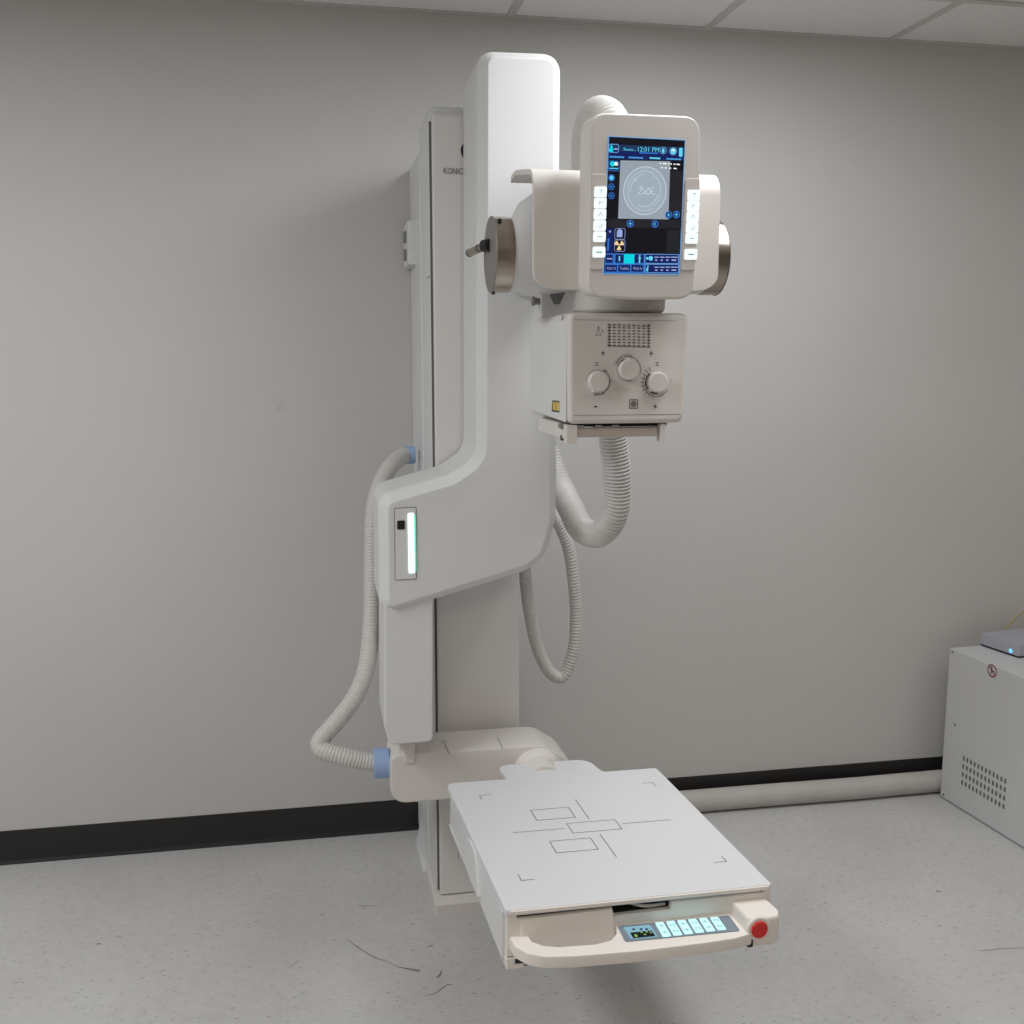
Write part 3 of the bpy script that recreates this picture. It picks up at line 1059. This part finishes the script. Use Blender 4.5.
# dials
def dial(px, py, r, point):
    g = G(WARMW)
    c = FP.hit(px, py)
    R = r
    g.rings_axis(FP(c[0], c[1], 0), FP.n, [(0, R), (0.012, R), (0.0145, R - 0.0022), (0.0148, 0.001)], 40)
    a = math.radians(point)
    d = Vector((math.cos(a), math.sin(a))); n = Vector((-d.y, d.x))
    p = [Vector(c) + d * (R - 0.004) + n * 0.004, Vector(c) + d * (R + 0.0035) + n * 0.002, Vector(c) + d * (R + 0.0035) - n * 0.002, Vector(c) + d * (R - 0.004) - n * 0.004]
    g.slab(ccw([tuple(q) for q in p]), 0.0, 0.012, FP)
    build('dial', g, coll)
    return c
k1 = dial(597.2, 381.6, 0.0195, -115)
k2 = dial(627.6, 369.8, 0.0195, 88)
k3 = dial(656.6, 382.2, 0.0195, 225)
g = G(INK)
T = 0.0005
g.arc(*k1, 0.0255, -100, 60, 0.0012, FP, T); g.arc(*k1, 0.0225, 60, 180, 0.0007, FP, T)
for a in (58, 50, 2, -60, -100): 
    r = math.radians(a); g.line((k1[0] + math.cos(r) * 0.0225, k1[1] + math.sin(r) * 0.0225), (k1[0] + math.cos(r) * 0.028, k1[1] + math.sin(r) * 0.028), 0.001, FP, T)
g.arc(*k2, 0.0265, -20, 155, 0.001, FP, T); g.arc(*k2, 0.0222, 110, 160, 0.0020, FP, T); g.arc(*k2, 0.0215, 160, 330, 0.0006, FP, T)
for a in range(76, 160, 10):
    r = math.radians(a); g.line((k2[0] + math.cos(r) * 0.0245, k2[1] + math.sin(r) * 0.0245), (k2[0] + math.cos(r) * 0.030, k2[1] + math.sin(r) * 0.030), 0.0009, FP, T)
g.arc(*k3, 0.0235, 130, 275, 0.0030, FP, T); g.arc(*k3, 0.0275, 150, 325, 0.0009, FP, T)
for a in range(120, 262, 15):
    r = math.radians(a); g.line((k3[0] + math.cos(r) * 0.0255, k3[1] + math.sin(r) * 0.0255), (k3[0] + math.cos(r) * 0.0325, k3[1] + math.sin(r) * 0.0325), 0.0011, FP, T)
# dose table: columns of small printed figures
for ci in range(9):
    px = 609.2 + ci * 4.93
    for ri in range(8):
        py = 324.6 + ri * 2.95 + (ci * 0.10)
        c = FP.hit(px, py)
        wd = 0.0046 if ci in (0, 8) else 0.0036
        g.line((c[0] - wd / 2, c[1]), (c[0] + wd / 2, c[1]), 0.0022 if (ri + ci) % 3 else 0.0017, FP, T)
    if ci in (0, 8):
        a, b = FP.hit(px, 324), FP.hit(px, 347)
        g.line(a, b, 0.0012, FP, T)
a, b = FP.hit(608, 346), FP.hit(650, 347.3); g.line(a, b, 0.0009, FP, T)
a, b = FP.hit(608, 326), FP.hit(648, 326.5); g.line(a, b, 0.0006, FP, T)
# lamp pictogram, plus, minus and marks
c = FP.hit(598.3, 331)
g.outline([(c[0] - 0.005, c[1] - 0.008), (c[0] + 0.005, c[1] - 0.008), (c[0], c[1] + 0.004)], 0.0007, FP, T)
g.line((c[0], c[1] + 0.004), (c[0], c[1] + 0.008), 0.002, FP, T); g.line((c[0] + 0.008, c[1] - 0.003), (c[0] + 0.008, c[1] + 0.003), 0.001, FP, T)
for px, py in ((596.5, 364.0), (657, 364.0)):
    c = FP.hit(px, py)
    g.line((c[0] - 0.003, c[1] + 0.0025), (c[0] + 0.003, c[1] + 0.0025), 0.0011, FP, T); g.line((c[0] - 0.003, c[1] - 0.0025), (c[0] + 0.003, c[1] - 0.0025), 0.0011, FP, T)
    g.line((c[0], c[1] - 0.0025), (c[0], c[1] + 0.0025), 0.0008, FP, T)
for px, py in ((602.7, 353), (651, 353.2), (655, 406.5)):
    c = FP.hit(px, py)
    g.line((c[0], c[1] - 0.004), (c[0], c[1] + 0.004), 0.0015, FP, T); g.line((c[0] - 0.002, c[1]), (c[0] + 0.003, c[1]), 0.002, FP, T)
c = FP.hit(595.7, 406.7); g.poly([(c[0] - 0.005, c[1]), (c[0], c[1] - 0.002), (c[0] + 0.004, c[1]), (c[0], c[1] + 0.002)], FP, T)
c = FP.hit(633.5, 404)
g.outline([(c[0] - 0.008, c[1] - 0.008), (c[0] + 0.008, c[1] - 0.008), (c[0] + 0.008, c[1] + 0.008), (c[0] - 0.008, c[1] + 0.008)], 0.0014, FP, T)
g.arc(c[0], c[1], 0.0058, 0, 360, 0.001, FP, T, 16)
g.line((c[0] - 0.005, c[1]), (c[0] + 0.005, c[1]), 0.0014, FP, T); g.line((c[0], c[1] - 0.005), (c[0], c[1] + 0.005), 0.0014, FP, T)
g.outline([(c[0] - 0.003, c[1] - 0.003), (c[0] + 0.003, c[1] - 0.003), (c[0] + 0.003, c[1] + 0.003), (c[0] - 0.003, c[1] + 0.003)], 0.0008, FP, T)
build('dial_print', g, coll, label='fine dark print around the dials')
# rails below the collimator
g = G(STEELD)
g.box((CXL + 0.02, -1.215, CB - 0.006), (CXR - 0.03, -0.95, CB + 0.002))
g.m(BLACK); g.box((CXL + 0.03, -1.222, CB - 0.007), (CXR - 0.035, -1.20, CB - 0.001))  # black box stands in for the dark gap
g.m(GLINT)  # metal blocks stand in for reflections in the glass underside
for px in (577, 595, 612):
    a = at(px, 426.5, -1.224)
    g.box((a.x, -1.226, CB - 0.0095), (a.x + 0.014, -1.20, CB - 0.0035), r=0.001)
rails = build('accessory_rails', g, XR, label='metal slide rails and modelled glints under the collimator')
RAILM = mat('rail_beige_metal', (0.52, 0.47, 0.41), 0.45, metal=0.2)
g = G(RAILM)
a, b = at(572, 431, -1.235), at(661, 431, -1.235)
g.box((a.x, -1.24, at(600, 437, -1.235).z), (b.x - 0.01, -1.215, at(600, 428.0, -1.235).z), r=0.001)
build('front_rail', g, rails)
g = G(WARMW)
zt_, zb_ = CB - 0.002, at(570, 444, -1.235).z
for x0, x1 in ((a.x - 0.012, a.x + 0.008), (b.x - 0.004, b.x + 0.006)):
    g = G(WARMW)
    zq = zb_ + (0.002 if x0 > 0.6 else 0)
    g.plate(ccw([(-1.243, zq), (-1.22, zq), (-1.22, zq + 0.009), (-0.99, zq + 0.009), (-0.99, zt_), (-1.243, zt_)]), [(x0, 0), (x1, 0)], Frame((0, 0, 0), (0, 1, 0), (0, 0, 1)))
    build('side_rail', g, rails)
g = G(BLACK)
for px, py in ((563.5, 438.6),):
    c = at(px, py, -1.22)
    g.box((a.x - 0.0128, -1.205, c.z - 0.005), (a.x - 0.009, -1.192, c.z + 0.005))
g.m(STEELD)
c = at(560, 425, -1.21)
g.rings_axis((a.x - 0.013, -1.195, CB - 0.006), (0, -1, 0), [(0, 0.0055), (0.02, 0.0055)], 12)
g.box((a.x - 0.010, -1.19, CB - 0.004), (a.x + 0.006, -1.02, CB + 0.001))
build('clip', g, rails)

# ---- touch console
th = math.radians(5.0)
CF = Frame(at(644, 206, -1.36), (1, 0, 0), (0, -math.sin(th), math.cos(th)))
bez = [(592, 116), (687, 119.2), (700, 119.5), (699.8, 180), (696, 297.0), (640, 298.4), (592, 297), (588.6, 250), (592.2, 150)]
bz = pq([(591.5, 112.4), (700.4, 116.8), (700.4, 200), (693.5, 298.4), (640, 299.2), (588.4, 296.8), (590.2, 200)], CF)
rad = [0.030, 0.030, 0, 0.028, 0, 0.030, 0]
if area2(bz) < 0: bz.reverse(); rad.reverse()
bz = rounded(bz, rad, 8)
g = G(WARMW)
g.plate(bz, [(-0.100, 0.020), (-0.096, 0.010), (-0.085, 0.003), (-0.070, -0.001), (-0.012, -0.0015), (-0.005, 0.0), (-0.0015, 0.0012), (0, 0.004)], CF)
con = build('control_console', g, XR, label='rounded cream console around a portrait touchscreen')
g = G(WHITE)
c0 = CF(0, 0, -0.10)
g.rings_axis(CF(0, 0, -0.075), -CF.n, [(0, 0.05), (0.06, 0.055)], 32)
build('console_mount', g, con)
# screen graphics
def sp(a, b): return CF.hit(590 + a / 6.827, 130 + b / 6.827)
scr = pq([(609, 136.8), (684.6, 140.7), (678.8, 274.1), (603.6, 273.2)], CF)
g = G(SC_LINE)
g.slab(offset(ccw(scr), -0.0014), 0, 0.0008, CF)
g.m(SC_BLACK); g.slab(ccw(scr), 0.0008, 0.0012, CF)
H = 0.0016
def q4(a, b, c, d, m, h=H, r=0):
    g.m(m)
    p = ccw([sp(*a), sp(*b), sp(*c), sp(*d)])
    if r: p = rounded(p, r, 3)
    g.poly(p, CF, h)
def frm(a, b, c, d, m, h=0.0022, wd=0.0011):
    g.m(m); g.outline(rounded(ccw([sp(*a), sp(*b), sp(*c), sp(*d)]), 0.003, 2), wd, CF, h)
q4((128, 98), (640, 118), (636, 208), (124, 200), SC_HEAD)
q4((125, 140), (640, 158), (637, 205), (124, 198), SC_NAVY, 0.0018)
frm((127, 97), (193, 99), (192, 155), (126, 152), SC_LINE)
g.m(SC_TEAL); c = sp(142, 138); g.disc(c[0], c[1], 0.0042, CF, 0.0022, ry=0.0034); c = sp(144, 118); g.disc(c[0], c[1], 0.002, CF, 0.0022, 12, ry=0.0042)
g.m(SC_PALE); g.line(sp(165, 130), sp(183, 131), 0.0022, CF, 0.0022)
g.m(SC_CYAN)
c = sp(228, 131); g.text('Room...', c[0], c[1], 0.0052, CF, 0.0022, width=sp(310, 131)[0] - c[0], align='LEFT')
c = sp(325, 130); g.text('12:01 PM', c[0], c[1], 0.0080, CF, 0.0022, width=sp(470, 134)[0] - c[0], align='LEFT')
g.m(SC_BLUE); g.line(sp(338, 157), sp(458, 160), 0.0022, CF, 0.0022)
for (a, b) in (((135, 183), (228, 187)), ((265, 188), (358, 192)), ((408, 192), (474, 195)), ((522, 197), (618, 202))):
    g.m(SC_CYAN if a[0] == 408 else SC_TAB)
    A, B = Vector(sp(*a)), Vector(sp(*b))
    n = 7
    for i in range(n):
        g.line(tuple(A.lerp(B, (i + 0.1) / n)), tuple(A.lerp(B, (i + 0.75) / n)), 0.0020 if i % 2 else 0.0027, CF, 0.0022)
c = sp(497, 141); g.m(SC_LINE); g.arc(c[0], c[1], 0.0062, 0, 360, 0.001, CF, 0.0022, 20); g.m(SC_CYAN); g.disc(c[0], c[1] - 0.0004, 0.0027, CF, 0.0022, 14, ry=0.0040)
c = sp(565, 146); g.m(SC_LINE); g.arc(c[0], c[1], 0.0066, 0, 360, 0.0012, CF, 0.0022, 20); g.m(SC_CYAN); g.disc(c[0], c[1], 0.0050, CF, 0.0023); g.m(SC_WHITE); g.disc(c[0], c[1] + 0.002, 0.0032, CF, 0.0025, 14, ry=0.0016)
q4((606, 122), (630, 123), (628, 184), (604, 183), SC_CYAN, 0.0022, 0.0015)
# left icons
frm((126, 212), (196, 214), (194, 280), (124, 278), SC_BLUE)
g.m(SC_TEAL); c = sp(151, 232); g.disc(c[0], c[1], 0.0045, CF, 0.0022, 16)
g.m(SC_WHITE); c = sp(176, 232); g.disc(c[0], c[1], 0.0034, CF, 0.0023, 12)
g.m(SC_CYAN); g.line(sp(132, 262), sp(186, 264), 0.0018, CF, 0.0022)
q4((128, 264), (190, 266), (190, 277), (128, 275), SC_NAVY, 0.0021)
g.m(SC_BLUE); c = sp(145, 327); g.disc(c[0], c[1], 0.0058, CF, 0.0020); g.m(SC_CYAN); g.disc(c[0], c[1], 0.0034, CF, 0.0023, 14)
for yy in (388, 449):
    c = sp(144, yy); g.m(SC_BLUE); g.arc(c[0], c[1], 0.0056, 0, 360, 0.0014, CF, 0.0022, 18); g.disc(c[0], c[1], 0.0022, CF, 0.0022, 10)
# scan image
q4((206, 208), (546, 214), (533, 610), (190, 605), SC_XRAY)
cc = sp(373, 416)
RX, RY = abs(sp(521, 420)[0] - sp(227, 414)[0]) / 2, abs(sp(373, 251)[1] - sp(373, 582)[1]) / 2
g.m(SC_DISC); g.disc(cc[0], cc[1], RX, CF, 0.0019, 40, ry=RY)
g.m(SC_RING); g.arc(cc[0], cc[1], RX, 0, 360, 0.0011, CF, 0.0022, 48, ry=RY)
g.arc(cc[0], cc[1], RX * 0.80, 60, 300, 0.0006, CF, 0.0022, 40, ry=RY * 0.82)
g.arc(cc[0], cc[1], RX * 0.68, 95, 185, 0.0007, CF, 0.0022, 24, ry=RY * 0.70)
g.arc(cc[0], cc[1], RX * 0.62, 240, 350, 0.0008, CF, 0.0022, 24, ry=RY * 0.66)
g.arc(cc[0], cc[1], RX * 0.74, 300, 420, 0.0006, CF, 0.0022, 24, ry=RY * 0.76)
random.seed(4)
pts = [(322, 445), (340, 420), (352, 392), (362, 410), (378, 425), (395, 398), (412, 420), (430, 412), (395, 440), (372, 428), (345, 440)]
for a, b in zip(pts, pts[1:]): g.line(sp(*a), sp(*b), 0.0010, CF, 0.0022)
for a, b in (((400, 400), (430, 390)), ((405, 430), (440, 440)), ((330, 400), (350, 380)), ((300, 350), (320, 335))): g.line(sp(*a), sp(*b), 0.0009, CF, 0.0022)
g.m(SC_WHITE)
for a, b in ((476, 490), (498, 528), (536, 546), (552, 562), (572, 588), (592, 618)): g.line(sp(a, 228 + (a - 476) * 0.06), sp(b - 12, 228 + (b - 476) * 0.06), 0.0022, CF, 0.0024)
for a, b in ((486, 500), (512, 526), (540, 556), (570, 594)): g.line(sp(a, 257 + (a - 476) * 0.06), sp(b - 9, 257 + (b - 476) * 0.06), 0.0020, CF, 0.0024)
# dark grey bars
q4((545, 278), (636, 282), (624, 600), (533, 596), SC_GREY)
q4((124, 608), (624, 614), (622, 672), (122, 666), SC_GREY, 0.0014)
for (a, b) in ((533, 580), (587, 578), (272, 640), (440, 642)):
    c = sp(a, b); g.m(SC_NAVY); g.disc(c[0], c[1], 0.0062, CF, 0.0023, 18); g.m(SC_BLUE); g.arc(c[0], c[1], 0.0064, 0, 360, 0.0018, CF, 0.0025, 20)
    g.m(SC_CYAN); g.line((c[0] - 0.0022, c[1]), (c[0] + (0.0022 if a != 440 else -0.002), c[1]), 0.0013, CF, 0.0025); g.line((c[0], c[1] - 0.0025), (c[0], c[1] + 0.0025), 0.0013, CF, 0.0025)
q4((526, 680), (612, 684), (606, 840), (520, 836), SC_GREY, 0.0014)
# left lower icons
q4((112, 672), (160, 672), (156, 842), (106, 842), SC_NAVY, 0.0015)
g.m(SC_PALE); c = sp(134, 693); g.disc(c[0], c[1], 0.0019, CF, 0.0022, 10)
g.m(SC_BLUE); g.line(sp(124, 745), sp(120, 820), 0.003, CF, 0.0020)
frm((168, 672), (238, 673), (236, 747), (166, 746), SC_PALE, wd=0.0007)
q4((182, 686), (220, 687), (218, 732), (180, 731), SC_PALE, 0.0022); q4((186, 692), (216, 693), (214, 728), (184, 727), SC_WHITE, 0.0021)
g.m(SC_PALE); g.line(sp(194, 682), sp(208, 682), 0.0022, CF, 0.0024)
frm((166, 750), (237, 751), (235, 829), (164, 828), SC_PALE, wd=0.0007)
c = sp(197, 786); g.m(SC_AMB)
for a0 in (30, 150, 270):
    w0 = [(c[0] + 0.0018 * math.cos(math.radians(a0 - 30)), c[1] + 0.0018 * math.sin(math.radians(a0 - 30)))]
    for k in range(7):
        a = math.radians(a0 - 30 + 10 * k)
        w0.append((c[0] + 0.0088 * math.cos(a), c[1] + 0.0088 * math.sin(a)))
    w0.append((c[0] + 0.0018 * math.cos(math.radians(a0 + 30)), c[1] + 0.0018 * math.sin(math.radians(a0 + 30))))
    g.poly(w0, CF, 0.0022)
g.disc(c[0], c[1], 0.0013, CF, 0.0022, 10)
# bottom rows
q4((104, 842), (610, 848), (606, 980), (98, 976), SC_BLUE, 0.0014)
for x0, x1, t in ((106, 155, ''), (172, 229, 'p'), (303, 366, 'q')):
    q4((x0, 850), (x1, 851), (x1 - 2, 908), (x0 - 2, 907), SC_NAVY, 0.0018, 0.002)
q4((231, 847), (301, 848), (299, 912), (229, 911), SC_TEAL, 0.0019)
g.m(SC_CYAN); g.line(sp(199, 866), sp(198, 890), 0.0026, CF, 0.0022); g.line(sp(337, 858), sp(335, 904), 0.0026, CF, 0.0022); g.line(sp(328, 875), sp(346, 876), 0.0012, CF, 0.0022)
g.m(SC_PALE); g.line(sp(116, 878), sp(146, 880), 0.0020, CF, 0.0022)
for x0, x1, t in ((104, 183, 'Wall 10'), (192, 272, 'Table'), (282, 362, 'Wall St')):
    q4((x0, 920), (x1, 922), (x1 - 2, 968), (x0 - 2, 967), SC_NAVY, 0.0018)
    g.m(SC_PALE)
    c = sp((x0 + x1) / 2, 944); g.text(t, c[0], c[1], 0.0048, CF, 0.0022, width=(sp(x1, 944)[0] - sp(x0, 944)[0]) * 0.78)
for y0, y1 in ((850, 908), (918, 972)):
    q4((376, y0), (602, y0 + 2), (600, y1 + 2), (374, y1), SC_NAVY, 0.0018, 0.003)
    frm((374, y0 - 2), (603, y0), (601, y1 + 4), (372, y1 + 2), SC_LINE)
    g.m(SC_PALE)
    for x in (440, 478, 516, 552):
        e = 12 if x < 550 else 30
        g.line(sp(x, y0 + 18), sp(x + 12 + e, y0 + 19), 0.0018, CF, 0.0022); g.line(sp(x + 6, y0 + 38), sp(x + e, y0 + 39), 0.0024, CF, 0.0022)
g.m(SC_CYAN); c = sp(412, 876); g.disc(c[0], c[1], 0.0042, CF, 0.0022, 14); c = sp(388, 876); g.disc(c[0], c[1], 0.0024, CF, 0.0022, 10)
g.m(SC_CYAN); g.line(sp(393, 928), sp(390, 962), 0.0020, CF, 0.0022); g.line(sp(382, 945), sp(384, 962), 0.0016, CF, 0.0022)
build('touchscreen', g, con, label='lit touchscreen with a round scan image and 12:01 PM')
# button strips
for side_, quad, bx in (('l', [(592.4, 174.0), (607.0, 174.6), (603.2, 269.5), (588.8, 269.5)], None), ('r', [(685.4, 178.6), (699.6, 178.6), (694.6, 270.2), (681.0, 270.2)], None)):
    g = G(WARMW)
    st = rounded(ccw(pq(quad, CF)), [0.004] * 4, 3)
    g.slab(st, 0, 0.0025, CF, 0.001)
    stp = build('button_strip', g, con)
    if side_ == 'l':
        spec = [(602.0 - i * 0.55 + 0.0, 192.3 + i * 11.2, 12.6, 11.0) for i in range(5)] + [(598.9, 252.3, 12.4, 11.6)]
        spec = [(600.2 - i * 0.25, 192.0 + i * 11.2, 12.4, 11.4) for i in range(5)] + [(598.7, 252.2, 12.6, 11.6)]
    else:
        spec = [(693.2 - i * 0.5, 195.3 + i * 10.8, 12.2, 11.4) for i in range(5)] + [(690.4, 254.4, 12.6, 11.6)]
    for i, (cx, cy, ww, hh) in enumerate(spec):
        g = G(BTN)
        p = rounded(ccw(pq([(cx - ww / 2, cy - hh / 2 + .5), (cx + ww / 2, cy - hh / 2 + .5), (cx + ww / 2 - 0.4, cy + hh / 2 - .5), (cx - ww / 2 - 0.4, cy + hh / 2 - .5)], CF)), 0.003, 3)
        g.slab(p, 0.002, 0.0045, CF, 0.0008)
        g.m(ICON)
        c = CF.hit(cx, cy)
        z = 0.0049
        if i == 0: g.line((c[0] - 0.003, c[1] + 0.003), (c[0] + 0.003, c[1] + 0.003), 0.0009, CF, z); g.line((c[0], c[1] - 0.003), (c[0] + 0.001, c[1] + 0.003), 0.0009, CF, z)
        elif i == 1: g.line((c[0] - 0.002, c[1] - 0.003), (c[0] - 0.002, c[1] + 0.003), 0.0009, CF, z); g.line((c[0] - 0.002, c[1] + 0.002), (c[0] + 0.003, c[1] + 0.001), 0.0009, CF, z)
        elif i == 2: g.line((c[0] - 0.004, c[1] - 0.003), (c[0], c[1] + 0.003), 0.0009, CF, z); g.line((c[0], c[1] + 0.003), (c[0] + 0.004, c[1] - 0.003), 0.0009, CF, z)
        elif i == 3: g.arc(c[0], c[1], 0.0035, 180, 360, 0.0009, CF, z, 10); g.line((c[0] + 0.0035, c[1]), (c[0] + 0.001, c[1] + 0.003), 0.0009, CF, z)
        elif i == 4: g.line((c[0] - 0.004, c[1]), (c[0] + 0.004, c[1] + 0.0005), 0.0012, CF, z)
        else: g.line((c[0] - 0.005, c[1]), (c[0] + 0.004, c[1]), 0.0022, CF, z)
        build('console_button', g, con)

# ---- corrugated hoses of the machine
def hose(name, pts, r, label, pitch=0.0085, rib=0.11, mats=HOSE):
    g = G(mats)
    g.sweep([at(*p) for p in pts], r, 24, rib=rib, pitch=pitch)
    return build(name, g, XR, label, sharp=80, smooth=True)
hose('corrugated_hose', [(588, 250, -0.80), (587.8, 200, -0.83), (588, 160, -0.87), (590, 134, -0.91), (597, 116.5, -0.98), (608, 119, -1.06), (614, 138, -1.10), (615, 175, -1.12), (615, 215, -1.12)], 0.0385,
     'thick white ribbed hose arching up behind the touchscreen')
hose('corrugated_hose', [(604, 340, -0.84), (608, 390, -0.82), (613, 440, -0.80), (617, 480, -0.79), (614, 514, -0.77), (599.5, 533.5, -0.72), (582, 529, -0.65), (570, 507, -0.58), (558, 482, -0.50), (545, 450, -0.46), (525, 425, -0.47)], 0.0345,
     'thick white ribbed hose looping below the collimator')
hose('corrugated_hose', [(535, 490, -0.42), (548, 508, -0.40), (560, 526, -0.39), (569, 550, -0.38), (573.5, 580, -0.37), (576, 615, -0.36), (573.5, 650, -0.36), (563, 676, -0.36), (549, 671, -0.37), (537, 646, -0.38), (529.5, 610, -0.40), (525, 575, -0.42), (522, 545, -0.44)], 0.0180,
     'thin ribbed hose hanging in a long loop right of the column', pitch=0.0095, rib=0.11)
lh = hose('corrugated_hose', [(406, 455, -0.20), (400, 458, -0.23), (389, 469, -0.30), (378, 492, -0.36), (373.5, 520, -0.40), (372.5, 570, -0.43), (371.5, 620, -0.47), (367, 665, -0.52), (356, 695, -0.55), (338, 720, -0.57), (322, 738, -0.59), (319.5, 746, -0.60), (325, 751, -0.61), (345, 757, -0.62), (362, 761, -0.62), (378, 763, -0.62)], 0.0235,
          'pale ribbed hose running down the left side of the column', rib=0.06)
g = G(BLUE)
c = at(382, 763, -0.62)
g.rings_axis((c.x - 0.022, -0.62, c.z), (1, 0, 0), [(0, 0.031), (0.001, 0.037), (0.003, 0.0385), (0.036, 0.0385), (0.04, 0.037)], 32)
build('hose_cuff', g, lh, label='blue cuff joining the hose to the lower arm')
g = G(BLUE)
c = at(409.5, 455, -0.20)
g.rings_axis((c.x - 0.014, -0.20, c.z), (1, 0, 0), [(0, 0.022), (0.002, 0.026), (0.022, 0.026), (0.030, 0.024)], 28)
build('hose_cuff', g, lh, label='blue cuff at the column side')

# ================================================================== other things
g = G(HOSEF)
hp = [(0.50, -0.052, 0.038), (0.7, -0.054, 0.038), (0.9, -0.056, 0.038), (1.15, -0.056, 0.038), (1.45, -0.057, 0.038), (1.65, -0.060, 0.038), (1.82, -0.062, 0.038), (1.95, -0.060, 0.038), (2.15, -0.058, 0.038)]
g.sweep(hp, 0.0372, 28, step=0.02)
build('floor_hose', g, label='fat beige hose lying on the floor along the black baseboard', cat='hose')

# equipment cabinet: face turned to the left
A = Vector((2.102, -0.105, 0)); B = Vector((2.1375, -0.60, 0))
ud = (B - A).normalized()
cabE = empty('equipment_cabinet', (2.4, -0.35, 0), 'off-white metal cabinet standing on the floor at the right edge against the wall', 'cabinet')
FCb = Frame(A, ud, (0, 0, 1))    # n points left
CH, CLn, CWd = 0.535, 0.50, 0.62
g = G(CABM)
g.slab(rounded([(0, 0.004), (CLn, 0.004), (CLn, CH), (0, CH)], 0.003, 2), -CWd, 0, FCb, 0.002)
cb = build('body', g, cabE)
g = G(mat('vent_slot_shade', (0.15, 0.14, 0.13), 0.8))
v0, v1 = FCb.hit(963, 760), FCb.hit(1005, 775)
w0, w1 = FCb.hit(963, 787), FCb.hit(1004, 806)
for r in range(4):
    for c in range(12):
        s_ = c / 11; t_ = r / 3
        u = (v0[0] * (1 - s_) + v1[0] * s_) + 0.004; vtop = (v0[1] + v1[1]) / 2; vb = (w0[1] + w1[1]) / 2
        v = vtop - 0.006 - (vtop - vb - 0.012) * t_
        g.poly(rounded([(u - 0.0042, v - 0.0082), (u + 0.0042, v - 0.0082), (u + 0.0042, v + 0.0082), (u - 0.0042, v + 0.0082)], 0.002, 2), FCb, 0.0006)
build('vent_slots', g, cabE)
g = G(mat('dark_red_print', (0.26, 0.03, 0.05), 0.6))
c = FCb.hit(992.3, 670.2)
g.arc(c[0], c[1] - 0.002, 0.0215, 0, 360, 0.0045, FCb, 0.0006, 28)
g.line((c[0] - 0.013, c[1] + 0.011), (c[0] + 0.013, c[1] - 0.015), 0.0035, FCb, 0.0008)
g.m(INK)
g.line((c[0] - 0.004, c[1] - 0.012), (c[0] - 0.002, c[1] + 0.010), 0.005, FCb, 0.0004); g.line((c[0] - 0.002, c[1]), (c[0] + 0.010, c[1] - 0.004), 0.004, FCb, 0.0005)
build('warning_sticker', g, cabE, label='round dark red prohibition sticker')
for q in ((954, 724), (951.5, 651.5), (942.5, 794)):
    g = G(GREY)
    c = FCb.hit(*q)
    g.rings_axis(FCb(c[0] + 0.006, c[1], 0), FCb.n, [(0, 0.0045), (0.002, 0.004)], 10)
    build('screw', g, cabE)

# network device on top of the cabinet
FT = Frame((0, 0, CH), (1, 0, 0), (0, 1, 0))
a = Vector(FT.hit(980.5, 645.6)); b = Vector(FT.hit(1018.5, 658.5))
du = (b - a); ln = du.length; du.normalize()
FDv = Frame((a.x, a.y, CH), (du.x, du.y, 0), (0, 0, 1))
dv = empty('network_device', (a.x + 0.1, a.y - 0.07, CH), 'small flat grey electronic box with a blue light, lying on top of the white cabinet', 'electronic device')
g = G(DEVM)
hgt = FDv.hit(981, 632.5)[1]
g.slab(rounded([(0, 0.006), (ln, 0.006), (ln, hgt), (0, hgt)], 0.003, 2), -0.20, 0, FDv, 0.002)
build('case', g, dv)
g = G(BLACK)  # thin black strip under the case
g.slab([(0.001, 0.0005), (ln - 0.001, 0.0005), (ln - 0.001, 0.0062), (0.001, 0.0062)], -0.199, -0.001, FDv)
build('black_base', g, dv)
g = G(LEDB)
c = FDv.hit(1010.8, 651)
g.slab(rounded([(c[0] - 0.006, c[1] - 0.006), (c[0] + 0.006, c[1] - 0.006), (c[0] + 0.006, c[1] + 0.007), (c[0] - 0.006, c[1] + 0.007)], 0.003, 2), 0, 0.0015, FDv)
build('power_light', g, dv, label='blue glowing light')
g = G(CABLE)
g.sweep([(2.335, -0.03, 0.50), at(1006, 630, -0.05), at(1014, 619, -0.05), at(1026, 611, -0.045), at(1045, 610, -0.045), at(1060, 640, -0.045)], 0.0035, 10)
build('yellow_cable', g, label='thin yellowish cable arching behind the grey box on the cabinet', cat='cable')
